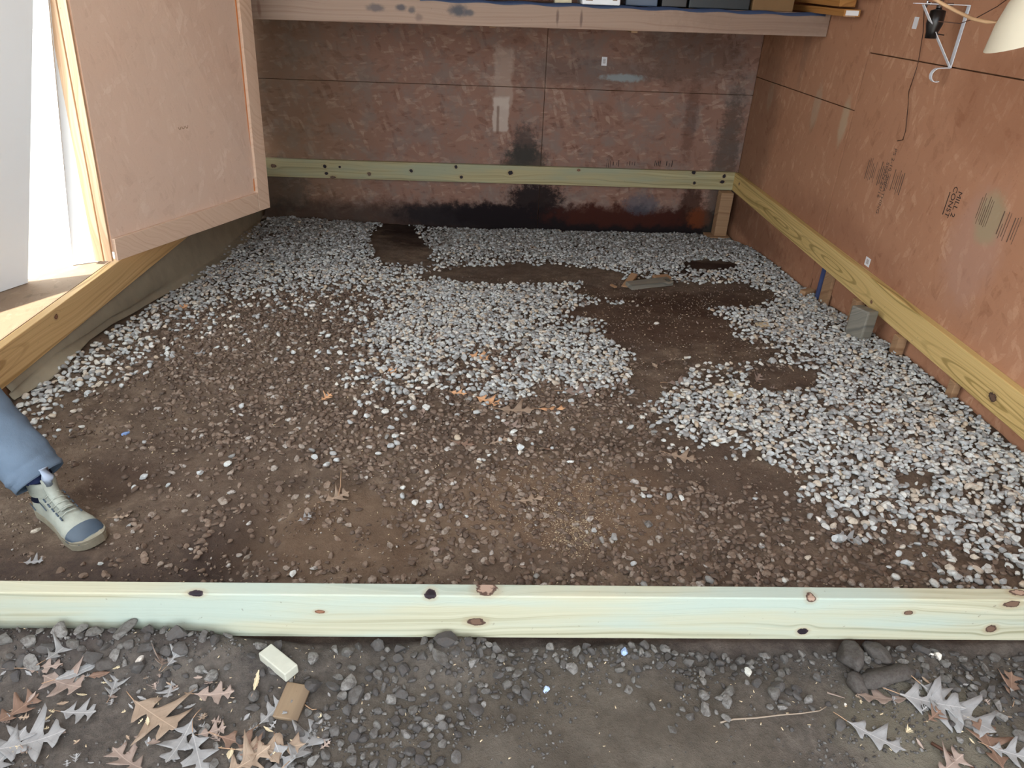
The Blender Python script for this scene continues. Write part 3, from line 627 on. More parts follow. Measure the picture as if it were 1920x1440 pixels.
# cream cord and shade
T_ = Euler((math.radians(-7), math.radians(-22), 0)); LC = Vector(onY(1857, 100, 2.45))-T_.to_matrix()@Vector((-.152, 0, -.038))
sh2 = empty('lamp_shade', LC, label='cream bell lamp shade hanging at the upper right corner', cat='lamp')
def lathe(prof, nseg=32, tilt=Euler((0, 0, 0))):
    vs = []; fs = []
    for (r, zz) in prof:
        for k in range(nseg): a = 2*math.pi*k/nseg; vs.append(tilt.to_matrix()@Vector((r*math.cos(a), r*math.sin(a), zz)))
    for i in range(len(prof)-1):
        for k in range(nseg): fs.append((i*nseg+k, i*nseg+(k+1) % nseg, (i+1)*nseg+(k+1) % nseg, (i+1)*nseg+k))
    return vs, fs
v_, f_ = lathe([(.022, .12), (.04, .115), (.075, .085), (.115, .03), (.15, -.035), (.152, -.038)], tilt=T_); link('outer_shell', mesh('outer_shell', v_, f_, True), m_shade, sh2)
v_, f_ = lathe([(.152, -.038), (.145, -.034), (.11, .025), (.07, .08), (.035, .108), (.02, .11)], tilt=T_); link('inner_shell', mesh('inner_shell', v_, f_, True), m_shadein, sh2)
v_, f_ = lathe([(.001, .20), (.016, .20), (.02, .19), (.022, .115), (.001, .115)], 16, T_); link('socket', mesh('socket', v_, f_, True), m_black, sh2)
pc = [(1735, -12, 2.9), (1765, 6, 2.85), (1795, 22, 2.8), (1825, 36, 2.7), (1850, 41, 2.6), (1875, 42, 2.58)]
pts = [Vector(onY(a, b, y)) for a, b, y in pc]+[LC+T_.to_matrix()@Vector((0, 0, .19))]
for i, p in enumerate(pts): p.x = min(p.x, 1.96)
o_ = pts[0].copy(); link('power_cord', tube_me('power_cord', [p-o_ for p in pts], .006, 8), m_cord, label='cream twisted cord running to the lamp shade', cat='cord').location = o_
pts = [Vector(onY(a, b, y)) for a, b, y in [(1760, 40, 2.8), (1800, 44, 2.8), (1830, 34, 2.75), (1870, 12, 2.7), (1900, -10, 2.7)]]; o_ = pts[0].copy()
link('thin_wire', tube_me('thin_wire', [p-o_ for p in pts], .0018, 6), m_wire, label='thin brown wire looping past the cream cord', cat='wire').location = o_
# ------------------------------------------------------------------ blocks and stakes under the boards
def gz(x, y): return float(H(x, y))
pst = empty('support_post', (1.90, 5.62, gz(1.9, 5.62)), label='short upright post on a flat pad in the back right corner', cat='post')
g0 = gz(1.9, 5.62); box('post', (.0, 0, (ZB-g0)/2+.012), (.10, .09, ZB-g0-.025), m_oldwood, pst); box('pad', (-.02, -.02, .012), (.19, .13, .035), m_oldwood, pst)
def stake(px, py, Y, w2, d2, top, mat, name, label, cat, X=1.955, tilt=0, tiltx=0):
    X = X-d2/2; g = gz(X, Y)-.03; h = top-g
    o = box(name, (X, Y, g+h/2), (d2, w2, h), mat, rot=(tiltx, tilt, 0), label=label, cat=cat); return o
stake(0, 0, 3.81, .10, .018, ZB-.002, m_oldwood, 'wood_stake', 'flat tan board end under the right pine board, left of the gap', 'stake', X=1.998)
o = stake(0, 0, 3.885, .02, .02, ZB-.002, plain('blue_paint', srgb(62, 72, 108), .6), 'blue_strip', 'narrow blue strip upright beside the flat tan board end', 'strip', X=1.99)
stake(0, 0, 3.40, .045, .05, ZB-.002, m_oldwood, 'wood_stake', 'tan stake directly behind the grey timber block', 'stake', X=1.99)
stake(0, 0, 2.96, .045, .045, ZB-.002, m_oldwood, 'wood_stake', 'thin tan stake just in front of the grey timber block', 'stake', X=1.985)
stake(0, 0, 2.52, .04, .03, ZB-.002, m_oldwood, 'wood_stake', 'small stake low under the pine board near the right frame edge', 'stake', X=1.985)
bq = G(1612, 632); gb = gz(1.85, 3.25)
box('timber_block', (1.875, 3.17, gb+.065), (.07, .11, .20), m_greywood, rot=(math.radians(-3), math.radians(4), math.radians(20)), bev=.008, label='weathered grey timber block standing upright by the right wall', cat='block')
# ------------------------------------------------------------------ loose wood pieces
def lying(name, px, py, L, w2, t2, ang, mat, label, cat='wood piece', tx=0, ty=0, lift=None):
    p = G(px, py); z = float(H(p.x, p.y)); 
    zz = max(float(H(p.x+dx*L*.4*math.cos(ang), p.y+dx*L*.4*math.sin(ang))) for dx in (-1, 0, 1))
    o = box(name, (p.x, p.y, (z+zz)/2+t2/2+.001), (L, w2, t2), mat, rot=(tx, ty, ang), bev=min(.003, t2/4), label=label, cat=cat); return o
m_cream = plain('cream_paint_wood', srgb(168, 168, 156), .6, .3, .12, 60)
lying('wood_offcut', 524, 1251, .096, .036, .026, math.radians(-38), m_cream, 'cream painted wood offcut lying on soil before the front board')
lying('wood_scrap', 549, 1320, .088, .056, .009, math.radians(83), lumber('dirty_wood', srgb(122, 104, 84), srgb(142, 122, 98), srgb(84, 70, 58)), 'flat square brown wood scrap below the cream offcut', tx=.1)
lying('wood_plank', 1217, 537, .30, .085, .03, math.radians(20), m_greywood, 'grey weathered short plank lying on dark soil at back right')
lying('wood_offcut', 1180, 530, .19, .045, .02, math.radians(62), m_oldwood, 'tan narrow offcut just left of the grey plank', ty=-.15)
lying('wood_offcut', 1240, 524, .11, .06, .02, math.radians(15), m_oldwood, 'tan scrap tucked behind the grey plank')
lying('wood_chip', 1150, 538, .05, .02, .01, math.radians(-60), m_oldwood, 'tiny tan chip left of the narrow offcut')
lying('wood_scrap', 1375, 741, .06, .045, .008, math.radians(-20), LM['cream'], 'cream flat scrap on the pale gravel right of centre')
lying('wood_scrap', 1430, 612, .07, .05, .012, math.radians(10), LM['cream'], 'round edged tan scrap on gravel before the timber block')
lying('wood_scrap', 1512, 553, .09, .04, .035, math.radians(30), m_oldwood, 'lumpy tan scrap at the gravel edge near the blue strip')
lying('wood_scrap', 1487, 634, .06, .03, .008, math.radians(0), LM['pink'], 'flat pinkish scrap on gravel left of the timber block')
def twig(pxs, r, label, mat=m_stem, lift=.004):
    pts = [G(a, b)+Vector((0, 0, lift)) for a, b in pxs]; o_ = pts[0].copy()
    rr = [r*(1-.5*i/(len(pts)-1)) for i in range(len(pts))]
    link('twig', tube_me('twig', [p-o_ for p in pts], rr, 6), mat, label=label, cat='twig').location = o_
m_twig = plain('grey_twig', srgb(140, 126, 112), .8, .2)
twig([(1350, 1357), (1375, 1351), (1420, 1348), (1460, 1343), (1500, 1340), (1535, 1335), (1549, 1327)], .0022, 'long thin grey twig lying on bare soil in front', m_twig)
twig([(1615, 1003), (1630, 1018), (1645, 1031), (1668, 1048)], .0028, 'short brown twig on soil behind the right part of front board', m_wire)
twig([(1550, 1301), (1567, 1306), (1583, 1311)], .0022, 'small pale pink twig right of the long twig', LM['pink'])
twig([(1745, 1395), (1770, 1410), (1800, 1428), (1830, 1446)], .004, 'thick brown twig among leaves at the lower right', m_wire)
twig([(570, 1322), (585, 1333), (594, 1332)], .0016, 'short curved stem right of the brown wood scrap', m_stem)
# ------------------------------------------------------------------ leaves
def leaf(px, py, L, ang, col, label=None, curl=.25, bend=.2, wid=1., tilt=(0, 0), kind='oak', group=None, stem=True, name='oak_leaf', rz=None, lift=.006):
    rr = random.Random(int(px*7+py*13)); p = G(px, py)
    if kind == 'oak':
        st = [(0, .015), (.08, .04), (.15, .16), (.21, .30), (.26, .27), (.30, .10), (.35, .06), (.41, .12), (.47, .34), (.53, .52), (.58, .46), (.62, .20), (.66, .08), (.71, .09), (.76, .24), (.81, .32), (.85, .22), (.89, .08), (.94, .05), (1, .0)]
    else: st = [(i/14, .24*math.sin(math.pi*(i/14)**.8)+.01) for i in range(15)]
    vs = []; fs = []
    jl = [1+rr.uniform(-.3, .3) for _ in st]; jr = [1+rr.uniform(-.3, .3) for _ in st]
    for i, (t, w0) in enumerate(st):
        for s, j in ((-1, jl), (0, None), (1, jr)):
            for f in ((1, .5) if s == -1 else ((0,) if s == 0 else (.5, 1))):
                wv = (w0 if f == 1 else min(w0*.5, .06+w0*.25))*wid*.76*L*(j[i] if j else 0)*(s if s else 0)
                xx = (t-.5)*L+abs(wv)*.30
                zz = curl*wv*wv/(L*.35)+bend*((t-.5)**2)*L+rr.uniform(-1, 1)*.02*L*(abs(wv)/(.3*L))
                vs.append((xx, wv, zz))
    n5 = 5
    for i in range(len(st)-1):
        for k in range(4): fs.append((i*n5+k, i*n5+k+1, (i+1)*n5+k+1, (i+1)*n5+k))
    me = mesh('leaf', vs, fs, True)
    bm = bmesh.new(); bm.from_mesh(me); bmesh.ops.solidify(bm, geom=list(bm.faces), thickness=.0006); bm.to_mesh(me); bm.free()
    zmin = min(v[2] for v in vs)
    o = link(name, me, LM[col], label=label, cat='leaf', group=group)
    o.location = (p.x, p.y, p.z+lift-zmin*.5); o.rotation_euler = (tilt[0], tilt[1], math.radians(ang))
    if stem:
        link('petiole', tube_me('petiole', [(-.5*L, 0, bend*.25*L), (-.62*L, .02*L, bend*.25*L+.01*L), (-.75*L, .05*L, bend*.22*L)], L*.008, 5), m_stem, o)
    return o
LV = [  # px, py, length m, heading deg, colour, label, curl, bend, width, tilt
 (292, 1345, .135, -30, 'tan', 'large tan oak leaf lying flat, widest of the leaves before the board', .1, .1, 1.25, (0, 0)),
 (340, 1395, .10, -100, 'grey', 'grey oak leaf overlapping below the large tan leaf', .3, .3, 1, (.1, 0)),
 (372, 1418, .10, -60, 'grey', 'pale grey leaf at the bottom edge below the large tan leaf', .3, .2, 1, (0, .1)),
 (115, 1222, .08, 75, 'grey', 'pale grey leaf propped against dark clods at far left', .4, .3, 1, (.3, .2)),
 (155, 1260, .10, 35, 'grey', 'long pale leaf beside the brown oval leaf at left', .5, .3, .6, (.2, 0)),
 (187, 1268, .045, 15, 'rust', 'small brown oval leaf among the left clods', .3, .1, 1, (.15, 0)),
 (120, 1285, .12, -20, 'pink', 'buff forked leaf below the clods at left', .5, .4, 1, (.1, -.1)),
 (85, 1255, .08, 10, 'pink', 'narrow buff leaf scrap at far left', .6, .4, .6, (.2, 0)),
 (35, 1335, .09, 60, 'rust', 'curled rust leaf at the left picture edge', .6, .4, 1, (.2, .1)),
 (60, 1395, .13, 20, 'grey', 'broad grey leaf at the lower left corner', .3, .3, 1.1, (.1, 0)),
 (15, 1415, .11, 80, 'grey', 'pale leaf cut by the bottom left corner', .3, .3, 1.1, (.1, 0)),
 (150, 1340, .075, 0, 'grey', 'small grey leaf between the corner leaves and the tan leaf', .4, .3, 1.1, (.1, 0)),
 (215, 1290, .06, 100, 'grey', 'small pale leaf standing left of the large tan leaf stalk', .5, .3, 1.1, (.3, 0)),
 (305, 1240, .085, 110, 'pink', 'upright curled leaf against the clods left of centre', .7, .6, .8, (.5, .3)),
 (330, 1232, .06, 70, 'grey', 'small curled grey leaf right of the upright curled leaf', .7, .6, .8, (.5, -.2)),
 (320, 1297, .045, -80, 'grey', 'tiny grey leaf above the large tan leaf tip', .3, .3, 1.2, (.1, 0)),
 (405, 1305, .085, 5, 'pink', 'curled buff leaf between the tan leaf and the thin upright leaf', .7, .5, .8, (.3, 0)),
 (482, 1278, .06, 95, 'cream', 'slim cream leaf left of the cream wood offcut', .2, .2, .5, (.1, 0)),
 (510, 1340, .07, 60, 'grey', 'lilac grey leaf touching the brown wood scrap', .3, .3, 1.1, (.1, 0)),
 (455, 1395, .10, -10, 'rust', 'rust tipped leaf in the bottom leaf pile', .4, .4, .8, (.1, 0)),
 (510, 1408, .14, 5, 'tan', 'long tan leaf lying across the bottom leaf pile', .4, .3, .7, (.1, 0)),
 (575, 1395, .12, 70, 'grey', 'white grey leaf at the right end of the bottom leaf pile', .3, .3, .9, (.1, .2)),
 (465, 1432, .10, 40, 'tan', 'tan leaf at the bottom edge under the long tan leaf', .4, .4, 1, (.2, 0)),
 (530, 1432, .09, -60, 'grey', 'grey leaf at the bottom edge under the long tan leaf', .4, .4, 1, (.2, 0)),
 (400, 1375, .055, 20, 'pink', 'small buff leaf right of the large tan leaf', .4, .4, 1, (.2, 0)),
 (240, 1430, .09, 150, 'pink', 'buff leaf at the bottom edge below the tan leaf', .4, .4, 1, (.2, 0)),
 (1655, 1313, .12, 175, 'pink', 'buff leaf leaning on the big clod at right', .3, .2, .8, (.3, 0)),
 (1745, 1320, .14, -15, 'grey', 'large grey leaf right of the big clod', .2, .2, 1.1, (.25, 0)),
 (1790, 1335, .16, -50, 'grey', 'largest grey oak leaf in the right leaf group', .2, .3, 1.1, (.1, 0)),
 (1640, 1385, .12, -35, 'grey', 'pale oak leaf pointing down right on bare soil', .3, .2, .7, (.1, 0)),
 (1735, 1292, .06, -40, 'grey', 'small pale leaf strip standing above the grey leaves', .5, .2, .6, (.4, 0)),
 (1750, 1345, .05, 30, 'rust', 'small rust leaf between the grey leaves at right', .5, .2, 1, (.2, 0)),
 (1895, 1290, .09, 60, 'rust', 'brown leaf on stones at the right picture edge', .3, .2, 1.1, (.2, 0)),
 (1855, 1400, .12, 80, 'rust', 'dull brown oak leaf near the lower right corner', .2, .2, 1, (.1, 0)),
 (1890, 1415, .08, -20, 'grey', 'bluish grey leaf in the lower right corner', .3, .2, 1, (.2, 0)),
 (1780, 1438, .09, 30, 'pink', 'buff leaf at the bottom edge right of centre', .3, .2, 1, (.2, 0)),
 (632, 935, .085, 35, 'tan', 'tan leaf with upright stalk on soil left of centre', .3, .2, 1.1, (.1, 0)),
 (572, 975, .045, 40, 'grey', 'tiny pale leaf below left of the stalked leaf', .4, .2, .9, (.2, 0)),
 (898, 673, .10, -30, 'orange', 'golden oak leaf on the central white gravel', .4, .2, 1.1, (.2, 0)),
 (955, 682, .10, -40, 'rust', 'brown leaf just right of the golden leaf', .4, .3, .7, (.1, 0)),
 (818, 637, .11, 10, 'pink', 'brown pink leaf above left of the golden leaf', .4, .3, .9, (.1, 0)),
 (915, 755, .11, -30, 'orange', 'orange oak leaf on brown gravel below the white patch', .4, .2, 1, (.1, 0)),
 (968, 772, .14, 0, 'tan', 'long orange tan oak leaf right of the orange leaf', .2, .2, .9, (.1, 0)),
 (1035, 770, .11, 5, 'orange', 'flat tan leaf right of the long orange tan leaf', .2, .2, .6, (.1, 0)),
 (1087, 737, .14, 5, 'pink', 'pale tan oak leaf at the lower rim of the white gravel', .2, .2, .9, (.1, 0)),
 (960, 800, .08, -25, 'pink', 'small pink tan leaf below the long orange tan leaf', .3, .2, .9, (.1, 0)),
 (870, 835, .08, -15, 'rust', 'dull rust leaf on dark gravel near centre', .4, .3, .6, (.2, 0)),
 (935, 830, .08, 30, 'tan', 'thin curled leaf standing right of the dull rust leaf', .8, .2, .5, (.6, 0)),
 (1278, 860, .10, -20, 'tan', 'tan oak leaf on soil right of centre', .2, .2, 1, (.1, 0)),
 (1590, 1012, .075, -20, 'grey', 'silvery crumpled leaf on soil right of centre', .6, .3, .9, (.3, 0)),
 (1420, 712, .09, 60, 'pink', 'upright buff leaf in the dark hollow at right', .5, .3, .8, (.4, 0)),
 (1635, 768, .12, -15, 'rust', 'rust leaf lying flat on the right gravel', .2, .2, .8, (.1, 0)),
 (1818, 870, .11, -10, 'grey', 'grey green leaf on gravel near the right picture edge', .2, .2, .8, (.1, 0)),
 (1275, 720, .12, 10, 'pink', 'buff leaf at the left tip of the right gravel bank', .3, .2, .8, (.1, 0)),
 (995, 940, .09, 15, 'tan', 'tan leaf left of the pale sawdust', .2, .2, .7, (.1, 0)),
 (612, 748, .06, 60, 'orange', 'small orange leaf on brown gravel at left', .4, .3, 1, (.2, 0)),
 (340, 580, .09, 60, 'orange', 'orange leaf at the fabric edge on the left', .5, .3, .8, (.3, 0)),
 (735, 700, .07, -60, 'orange', 'small orange leaf at the left rim of the white gravel', .5, .3, .8, (.3, 0)),
 (860, 740, .07, -10, 'orange', 'small orange brown leaf left of the orange oak leaf', .5, .3, .8, (.3, 0)),
 (1095, 572, .08, 70, 'pink', 'upright pink tan leaf at the back of the white gravel', .5, .3, .9, (.3, 0)),
 (998, 468, .09, 60, 'tan', 'small tan leaf on the far back gravel', .4, .3, .9, (.3, 0)),
 (435, 507, .11, 10, 'rust', 'brown leaf near the fabric on the far left gravel', .4, .3, .8, (.1, 0)),
 (375, 665, .05, 10, 'grey', 'small grey leaf on brown gravel at left', .2, .2, 1.3, (.1, 0)),
 (145, 980, .075, 10, 'grey', 'grey leaf under the toe of the shoe', .3, .2, .8, (.1, 0)),
 (65, 1057, .05, 10, 'grey', 'crumpled pale scrap behind the board at far left', .7, .3, 1, (.2, 0)),
 (228, 972, .05, 15, 'tan', 'small tan leaf right of the shoe toe', .6, .3, .6, (.2, 0)),
 (1420, 1130-43, .05, 70, 'pink', 'small pale leaf just behind the front board right of centre', .5, .3, .5, (.3, 0)),
]
for l in LV: leaf(*l[:6], curl=l[6], bend=l[7], wid=l[8], tilt=l[9], kind='oak' if 'oval' not in l[5] and 'slim' not in l[5] else 'oval')
# upright stalk of the stalked leaf
pts = [G(632, 935)+Vector((.005, 0, .012)), G(632, 935)+Vector((.01, .02, .035)), G(641, 897)+Vector((0, 0, .03))]
o_ = pts[0].copy(); link('leaf_stalk', tube_me('leaf_stalk', [p-o_ for p in pts], .0014, 5), m_stem, label='thin upright stalk above the tan leaf left of centre', cat='stalk').location = o_
q = G(815, 1033); leaf(815, 1033, .03, 0, 'pink', 'small round buff leaf behind the front board left of its big knot', curl=.1, bend=.1, wid=1.8, kind='oval', stem=False, name='round_leaf')
sc = 0
for k in range(170):
    if k < 95: px, py = rnd.uniform(0, 620), rnd.uniform(1255, 1440)
    elif k < 125: px, py = rnd.uniform(1600, 1920), rnd.uniform(1270, 1440)
    elif k < 155: px, py = rnd.gauss(1330, 130), rnd.gauss(690, 50)
    else: px, py = rnd.uniform(650, 1200), rnd.uniform(600, 850)
    if 470 < px < 600 and py < 1360 and k < 95: continue
    grp = ('leaf scraps outside', 'small torn leaf scrap on the soil before the front board') if k < 125 else ('leaf scraps inside', 'small dry leaf scrap among the gravel inside the frame')
    leaf(px, py, rnd.uniform(.010, .026) if k < 125 else rnd.uniform(.02, .045), rnd.uniform(0, 360), rnd.choice(['grey', 'grey', 'pink', 'tan', 'cream'] if k < 125 else ['pink', 'tan', 'rust', 'pink']), grp[1], curl=.6, bend=.4, wid=rnd.uniform(.7, 1.4), tilt=(rnd.uniform(-.3, .3), rnd.uniform(-.3, .3)), group=grp[0], stem=False, name='leaf_scrap', kind=rnd.choice(['oak', 'oval']))
# ------------------------------------------------------------------ stones
def ico(sub):
    bm = bmesh.new(); bmesh.ops.create_icosphere(bm, subdivisions=sub, radius=1); 
    v = np.array([x.co[:] for x in bm.verts]); f = np.array([[q.index for q in x.verts] for x in bm.faces]); bm.free(); return v, f
I2 = ico(2); I1 = ico(1)
def rock(base, rs, cuts=9):
    v = base[0].copy()
    for _ in range(cuts):
        nrm = rs.randn(3); nrm /= np.linalg.norm(nrm); d = rs.uniform(.45, .85); s = v@nrm; m = s > d
        v[m] -= np.outer(s[m]-d, nrm)
    v *= 1+rs.uniform(-.04, .04, (len(v), 1))
    v *= np.array([1, rs.uniform(.62, .9), rs.uniform(.42, .68)])
    return v
RK2 = [rock(I2, RS) for _ in range(28)]; RK1 = [rock(I1, RS, 4) for _ in range(16)]
PM = ["0000003873135555556666666", "0000048984699999999999999", "0000488896343366759999999", "0003764334887651124899999", "0006421115998631467899999",
 "0035110116756892134799999", "0562100015545892332479999", "4820000015222111898789999", "2200000003000001899999999", "0000000001000001138999999", "0000000000000000012687899",
 "0000000000000000001367788", "0000000000000000001134566", "0000000000000000000012355", "0000000000000000000012344"]
BMP = ["0000000000000000000000000", "0000000003200000000000000", "0000000000221100000000000", "0000115675311211211000000", "0001577875321122311000000", "0002688887356521223210000",
 "0004588888667653234432111", "0233577888888775444332221", "0233455678888887222222111", "0222334567777765432222222", "0112233335665444654433322", "0112344333456533556665433",
 "0112354222466433667776544", "0111245222355444677777665", "0111244233355555677777665"]
OM = ["5577876666668877778888888", "5776643222578756766777888", "3553222333467523554468777", "2222222333455211211256655", "1111112366452111111123333", "1111112577631111011111222", "1111112577620000010111222"]
def lookup(Mx, px, py, y0, dy):
    A = np.array([[int(ch) for ch in r] for r in Mx], float)
    gx = np.clip(px/80, 0, 23.999); gy = np.clip((py-y0)/dy, 0, len(Mx)-1.001); i = gy.astype(int); j = gx.astype(int); a = gy-i; b = gx-j
    return (A[i, j]*(1-b)+A[i, j+1]*b)*(1-a)+(A[i+1, j]*(1-b)+A[i+1, j+1]*b)*a
BARE = [(985, 517, 175, 15, 9), (1190, 545, 110, 18, 7), (1255, 620, 110, 42, 9), (1235, 690, 40, 45, 9), (742, 452, 45, 30, 8), (760, 475, 50, 22, 6), (1350, 557, 95, 20, 8), (1330, 497, 48, 9, 7), (1465, 712, 60, 22, 8), (1370, 660, 70, 22, 5),
        (1130, 585, 60, 12, 5), (1380, 900, 120, 30, 6), (1720, 905, 40, 18, 5), (850, 415, 60, 12, 6), (1560, 610, 18, 8, 4)]
RICH = [(905, 590, 90, 45, 4), (1090, 680, 85, 38, 4), (950, 735, 60, 16, 4), (1360, 780, 75, 45, 3), (600, 430, 90, 30, 3), (1180, 475, 150, 22, 3), (740, 640, 50, 30, 2)]
def scatter(nn, x0, x1, y0, y1, Mx, my0, mdy, gain=1., nz=2.5, gate=.09):
    X = RS.uniform(x0, x1, nn); Y = RS.uniform(y0, y1, nn); Z = H(X, Y)
    px, py, zc = proj(np.stack([X, Y, Z], -1))
    d = lookup(Mx, px, py, my0, mdy)+vn(X, Y, gate, 11)*nz*2+vn(X, Y, .3, 12)*nz
    if Mx is PM or Mx is BMP:
        for (a_, b_, ra, rb_, q_) in BARE: d = d-q_*sm(1.3, .7, np.sqrt(((px-a_)/ra)**2+((py-b_)/rb_)**2))*(1 if Mx is PM else .6)
    if Mx is PM:
        for (a_, b_, ra, rb_, q_) in RICH: d = d+q_*sm(1.3, .6, np.sqrt(((px-a_)/ra)**2+((py-b_)/rb_)**2))
    keep = (RS.rand(nn) < np.clip(d/9*gain, 0, 1)**1.9) & (px > -150) & (px < 2100)
    return X[keep], Y[keep], Z[keep]
def dedupe(X, Y, r, strength):
    """drop stones that would sit inside an earlier one"""
    cell = {}; keep = []
    for i in range(len(X)):
        k = (int(X[i]/.04), int(Y[i]/.04)); ok = True
        for a in (-1, 0, 1):
            for b in (-1, 0, 1):
                for j in cell.get((k[0]+a, k[1]+b), ()):
                    if (X[i]-X[j])**2+(Y[i]-Y[j])**2 < ((r[i]+r[j])*strength)**2: ok = False; break
                if not ok: break
            if not ok: break
        if ok: cell.setdefault(k, []).append(i); keep.append(i)
    return np.array(keep)
class Heap:
    def __init__(s): s.v = []; s.f = []; s.t = []; s.o = 0
    def add(s, v, f, tone): s.v.append(v); s.f.append(f+s.o); s.t.append(np.full(len(v), tone, np.float32)); s.o += len(v)
    def build(s, name, mat, parent=None, **k):
        co = np.concatenate(s.v).astype(np.float32); fa = np.concatenate(s.f).astype(np.int32); me = bpy.data.meshes.new(name)
        me.vertices.add(len(co)); me.vertices.foreach_set('co', co.ravel()); me.loops.add(fa.size); me.loops.foreach_set('vertex_index', fa.ravel())
        me.polygons.add(len(fa)); me.polygons.foreach_set('loop_start', (np.arange(len(fa))*3).astype(np.int32)); me.update(calc_edges=True)
        at = me.attributes.new('tone', 'FLOAT', 'POINT'); at.data.foreach_set('value', np.concatenate(s.t))
        return link(name, me, mat, parent, **k)
def rots(rs, flat=.5):
    return np.array(Euler((rs.uniform(-flat, flat), rs.uniform(-flat, flat), rs.uniform(0, 6.28))).to_matrix())
def var_meshes(tag, mat, ntone=5):
    out = []
    for i, v in enumerate(RK2[:20]):
        for t in range(ntone):
            me = mesh(tag, v, [tuple(int(q) for q in f) for f in I2[1]]); at = me.attributes.new('tone', 'FLOAT', 'POINT'); at.data.foreach_set('value', np.full(len(v), (t+.5)/ntone, np.float32)); me.materials.append(mat); out.append(me)
    return out
def place(X, Y, Z, size, lift, mat, heapname, heaplabel, heapcat, nsingle, sname, slabel, scat, sgroup, lowpoly_px=9, toneb=None):
    rs = np.random.RandomState(len(X)); px, py, zc = proj(np.stack([X, Y, Z], -1))
    vis = (px > 5) & (px < 1915) & (py < 1436) & ~((py > 1085) & (py < 1170+15*(px > 700)) & (Y > 1.2))
    app = np.where(vis, size/zc, 0); order = np.argsort(-app); med_ = app[order[nsingle//2]]; single = set(order[:nsingle].tolist()); vm = var_meshes(sname, mat)
    hp = Heap()
    for i in range(len(X)):
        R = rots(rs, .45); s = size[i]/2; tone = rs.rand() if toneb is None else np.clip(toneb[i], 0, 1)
        z = Z[i]+lift[i]
        if i in single:
            o = bpy.data.objects.new(sname, vm[rs.randint(20)*5+min(4, int(tone*5))]); C.objects.link(o)
            o.location = (X[i], Y[i], z); o.rotation_euler = Matrix(R.tolist()).to_euler(); o.scale = (s, s, s)
            zn = ('at the left', 'left of the middle', 'right of the middle', 'at the right')[min(3, int(px[i]//480))]
            tn_ = ('dark', 'mid toned', 'light')[min(2, int(tone*3))]; sz_ = 'large' if app[i] > med_ else 'small'
            lb = f'{tn_} {sz_} {slabel}, {zn}'; o['label'] = lb; o['category'] = scat; o['group'] = f'{tn_} {sz_} {sgroup}, {zn}'
        else:
            big = app[i]*FPX > lowpoly_px
            B, F = (RK2[rs.randint(28)], I2[1]) if big else (RK1[rs.randint(16)], I1[1])
            hp.add((B*s)@R.T+np.array([X[i], Y[i], z]), F, tone)
    hp.build(heapname, mat, kind='stuff', label=heaplabel, cat=heapcat)
# pale gravel inside
X, Y, Z = scatter(70000, -1.78, 1.98, 1.24, 5.68, PM, 400, 50, 1.22, 1.2)
sz = RS.uniform(.018, .036, len(X))*(1+.25*(RS.rand(len(X)) > .9)); kp = dedupe(X, Y, sz/2, .31); X, Y, Z, sz = X[kp], Y[kp], Z[kp], sz[kp]
place(X, Y, Z, sz, sz*.12+RS.rand(len(X))*.010, m_pale, 'pale_gravel', 'pale grey gravel spread in patches inside the frame', 'gravel', 300, 'gravel_stone', 'crushed stone in the pale gravel', 'stone', 'pale gravel stones', toneb=np.clip(RS.rand(len(X))-.42*sm(4.1, 5.2, Y)*(RS.rand(len(X)) > .15), 0, 1))  # tones lowered towards the back, light falloff painted into the stones
npale = len(X)
X, Y, Z = scatter(52000, -1.75, 1.96, 1.24, 5.3, BMP, 400, 50, 1.45, 2.0)
sz = RS.uniform(.014, .034, len(X)); kp = dedupe(X, Y, sz/2, .36); X, Y, Z, sz = X[kp], Y[kp], Z[kp], sz[kp]
tn = RS.rand(len(X))**1.4
place(X, Y, Z, sz, sz*.08, m_brown, 'brown_gravel', 'brown soil coated gravel inside the frame', 'gravel', 300, 'brown_stone', 'brown stone on dirt behind the board', 'stone', 'brown stones inside the frame', toneb=tn)
nbr = len(X)
# small crumbs of soil and grit
X = RS.uniform(-1.78, 1.96, 17000); Y = 1.22+RS.rand(17000)**1.5*3.0; Z = H(X, Y)
kp = vn(X, Y, .15, 21)+vn(X, Y, .05, 22) > -.12; X, Y, Z = X[kp], Y[kp], Z[kp]; hp = Heap()
for i in range(len(X)):
    s = RS.uniform(.0025, .0065); hp.add((RK1[i % 16]*s)@rots(RS, 1).T+np.array([X[i], Y[i], Z[i]+s*.3]), I1[1], RS.rand()**1.3)
hp.build('soil_crumbs', m_brown, kind='stuff', label='brown crumbs of soil and grit inside the frame', cat='soil')
# outside, before the board
X, Y, Z = scatter(9000, -1.5, 1.7, .62, 1.165, OM, 1180, 40, 1.4, 3.2)
sz = RS.uniform(.013, .036, len(X))*(1+.35*(RS.rand(len(X)) > .92))*(1+.8*sm(1.0, 1.10, Y)*sm(.1, -.3, X)*(RS.rand(len(X)) > .35)); kp = dedupe(X, Y, sz/2, .6); X, Y, Z, sz = X[kp], Y[kp], Z[kp], sz[kp]
place(X, Y, Z, sz, sz*.14, m_greyst, 'soil_coated_gravel', 'small grey brown stones before the front board', 'gravel', 300, 'soil_coated_stone', 'soil coated stone before the board', 'stone', 'stones before the front board', toneb=RS.rand(len(X)))
nout = len(X)
hp = Heap(); X = RS.uniform(-1.4, 1.6, 9000); Y = RS.uniform(.62, 1.16, 9000); px, py, zc = proj(np.stack([X, Y, H(X, Y)], -1))
kp = (lookup(OM, px, py, 1180, 40)/9+vn(X, Y, .12, 33) > .28) | (RS.rand(9000) < .12); X, Y = X[kp], Y[kp]; Z = H(X, Y)
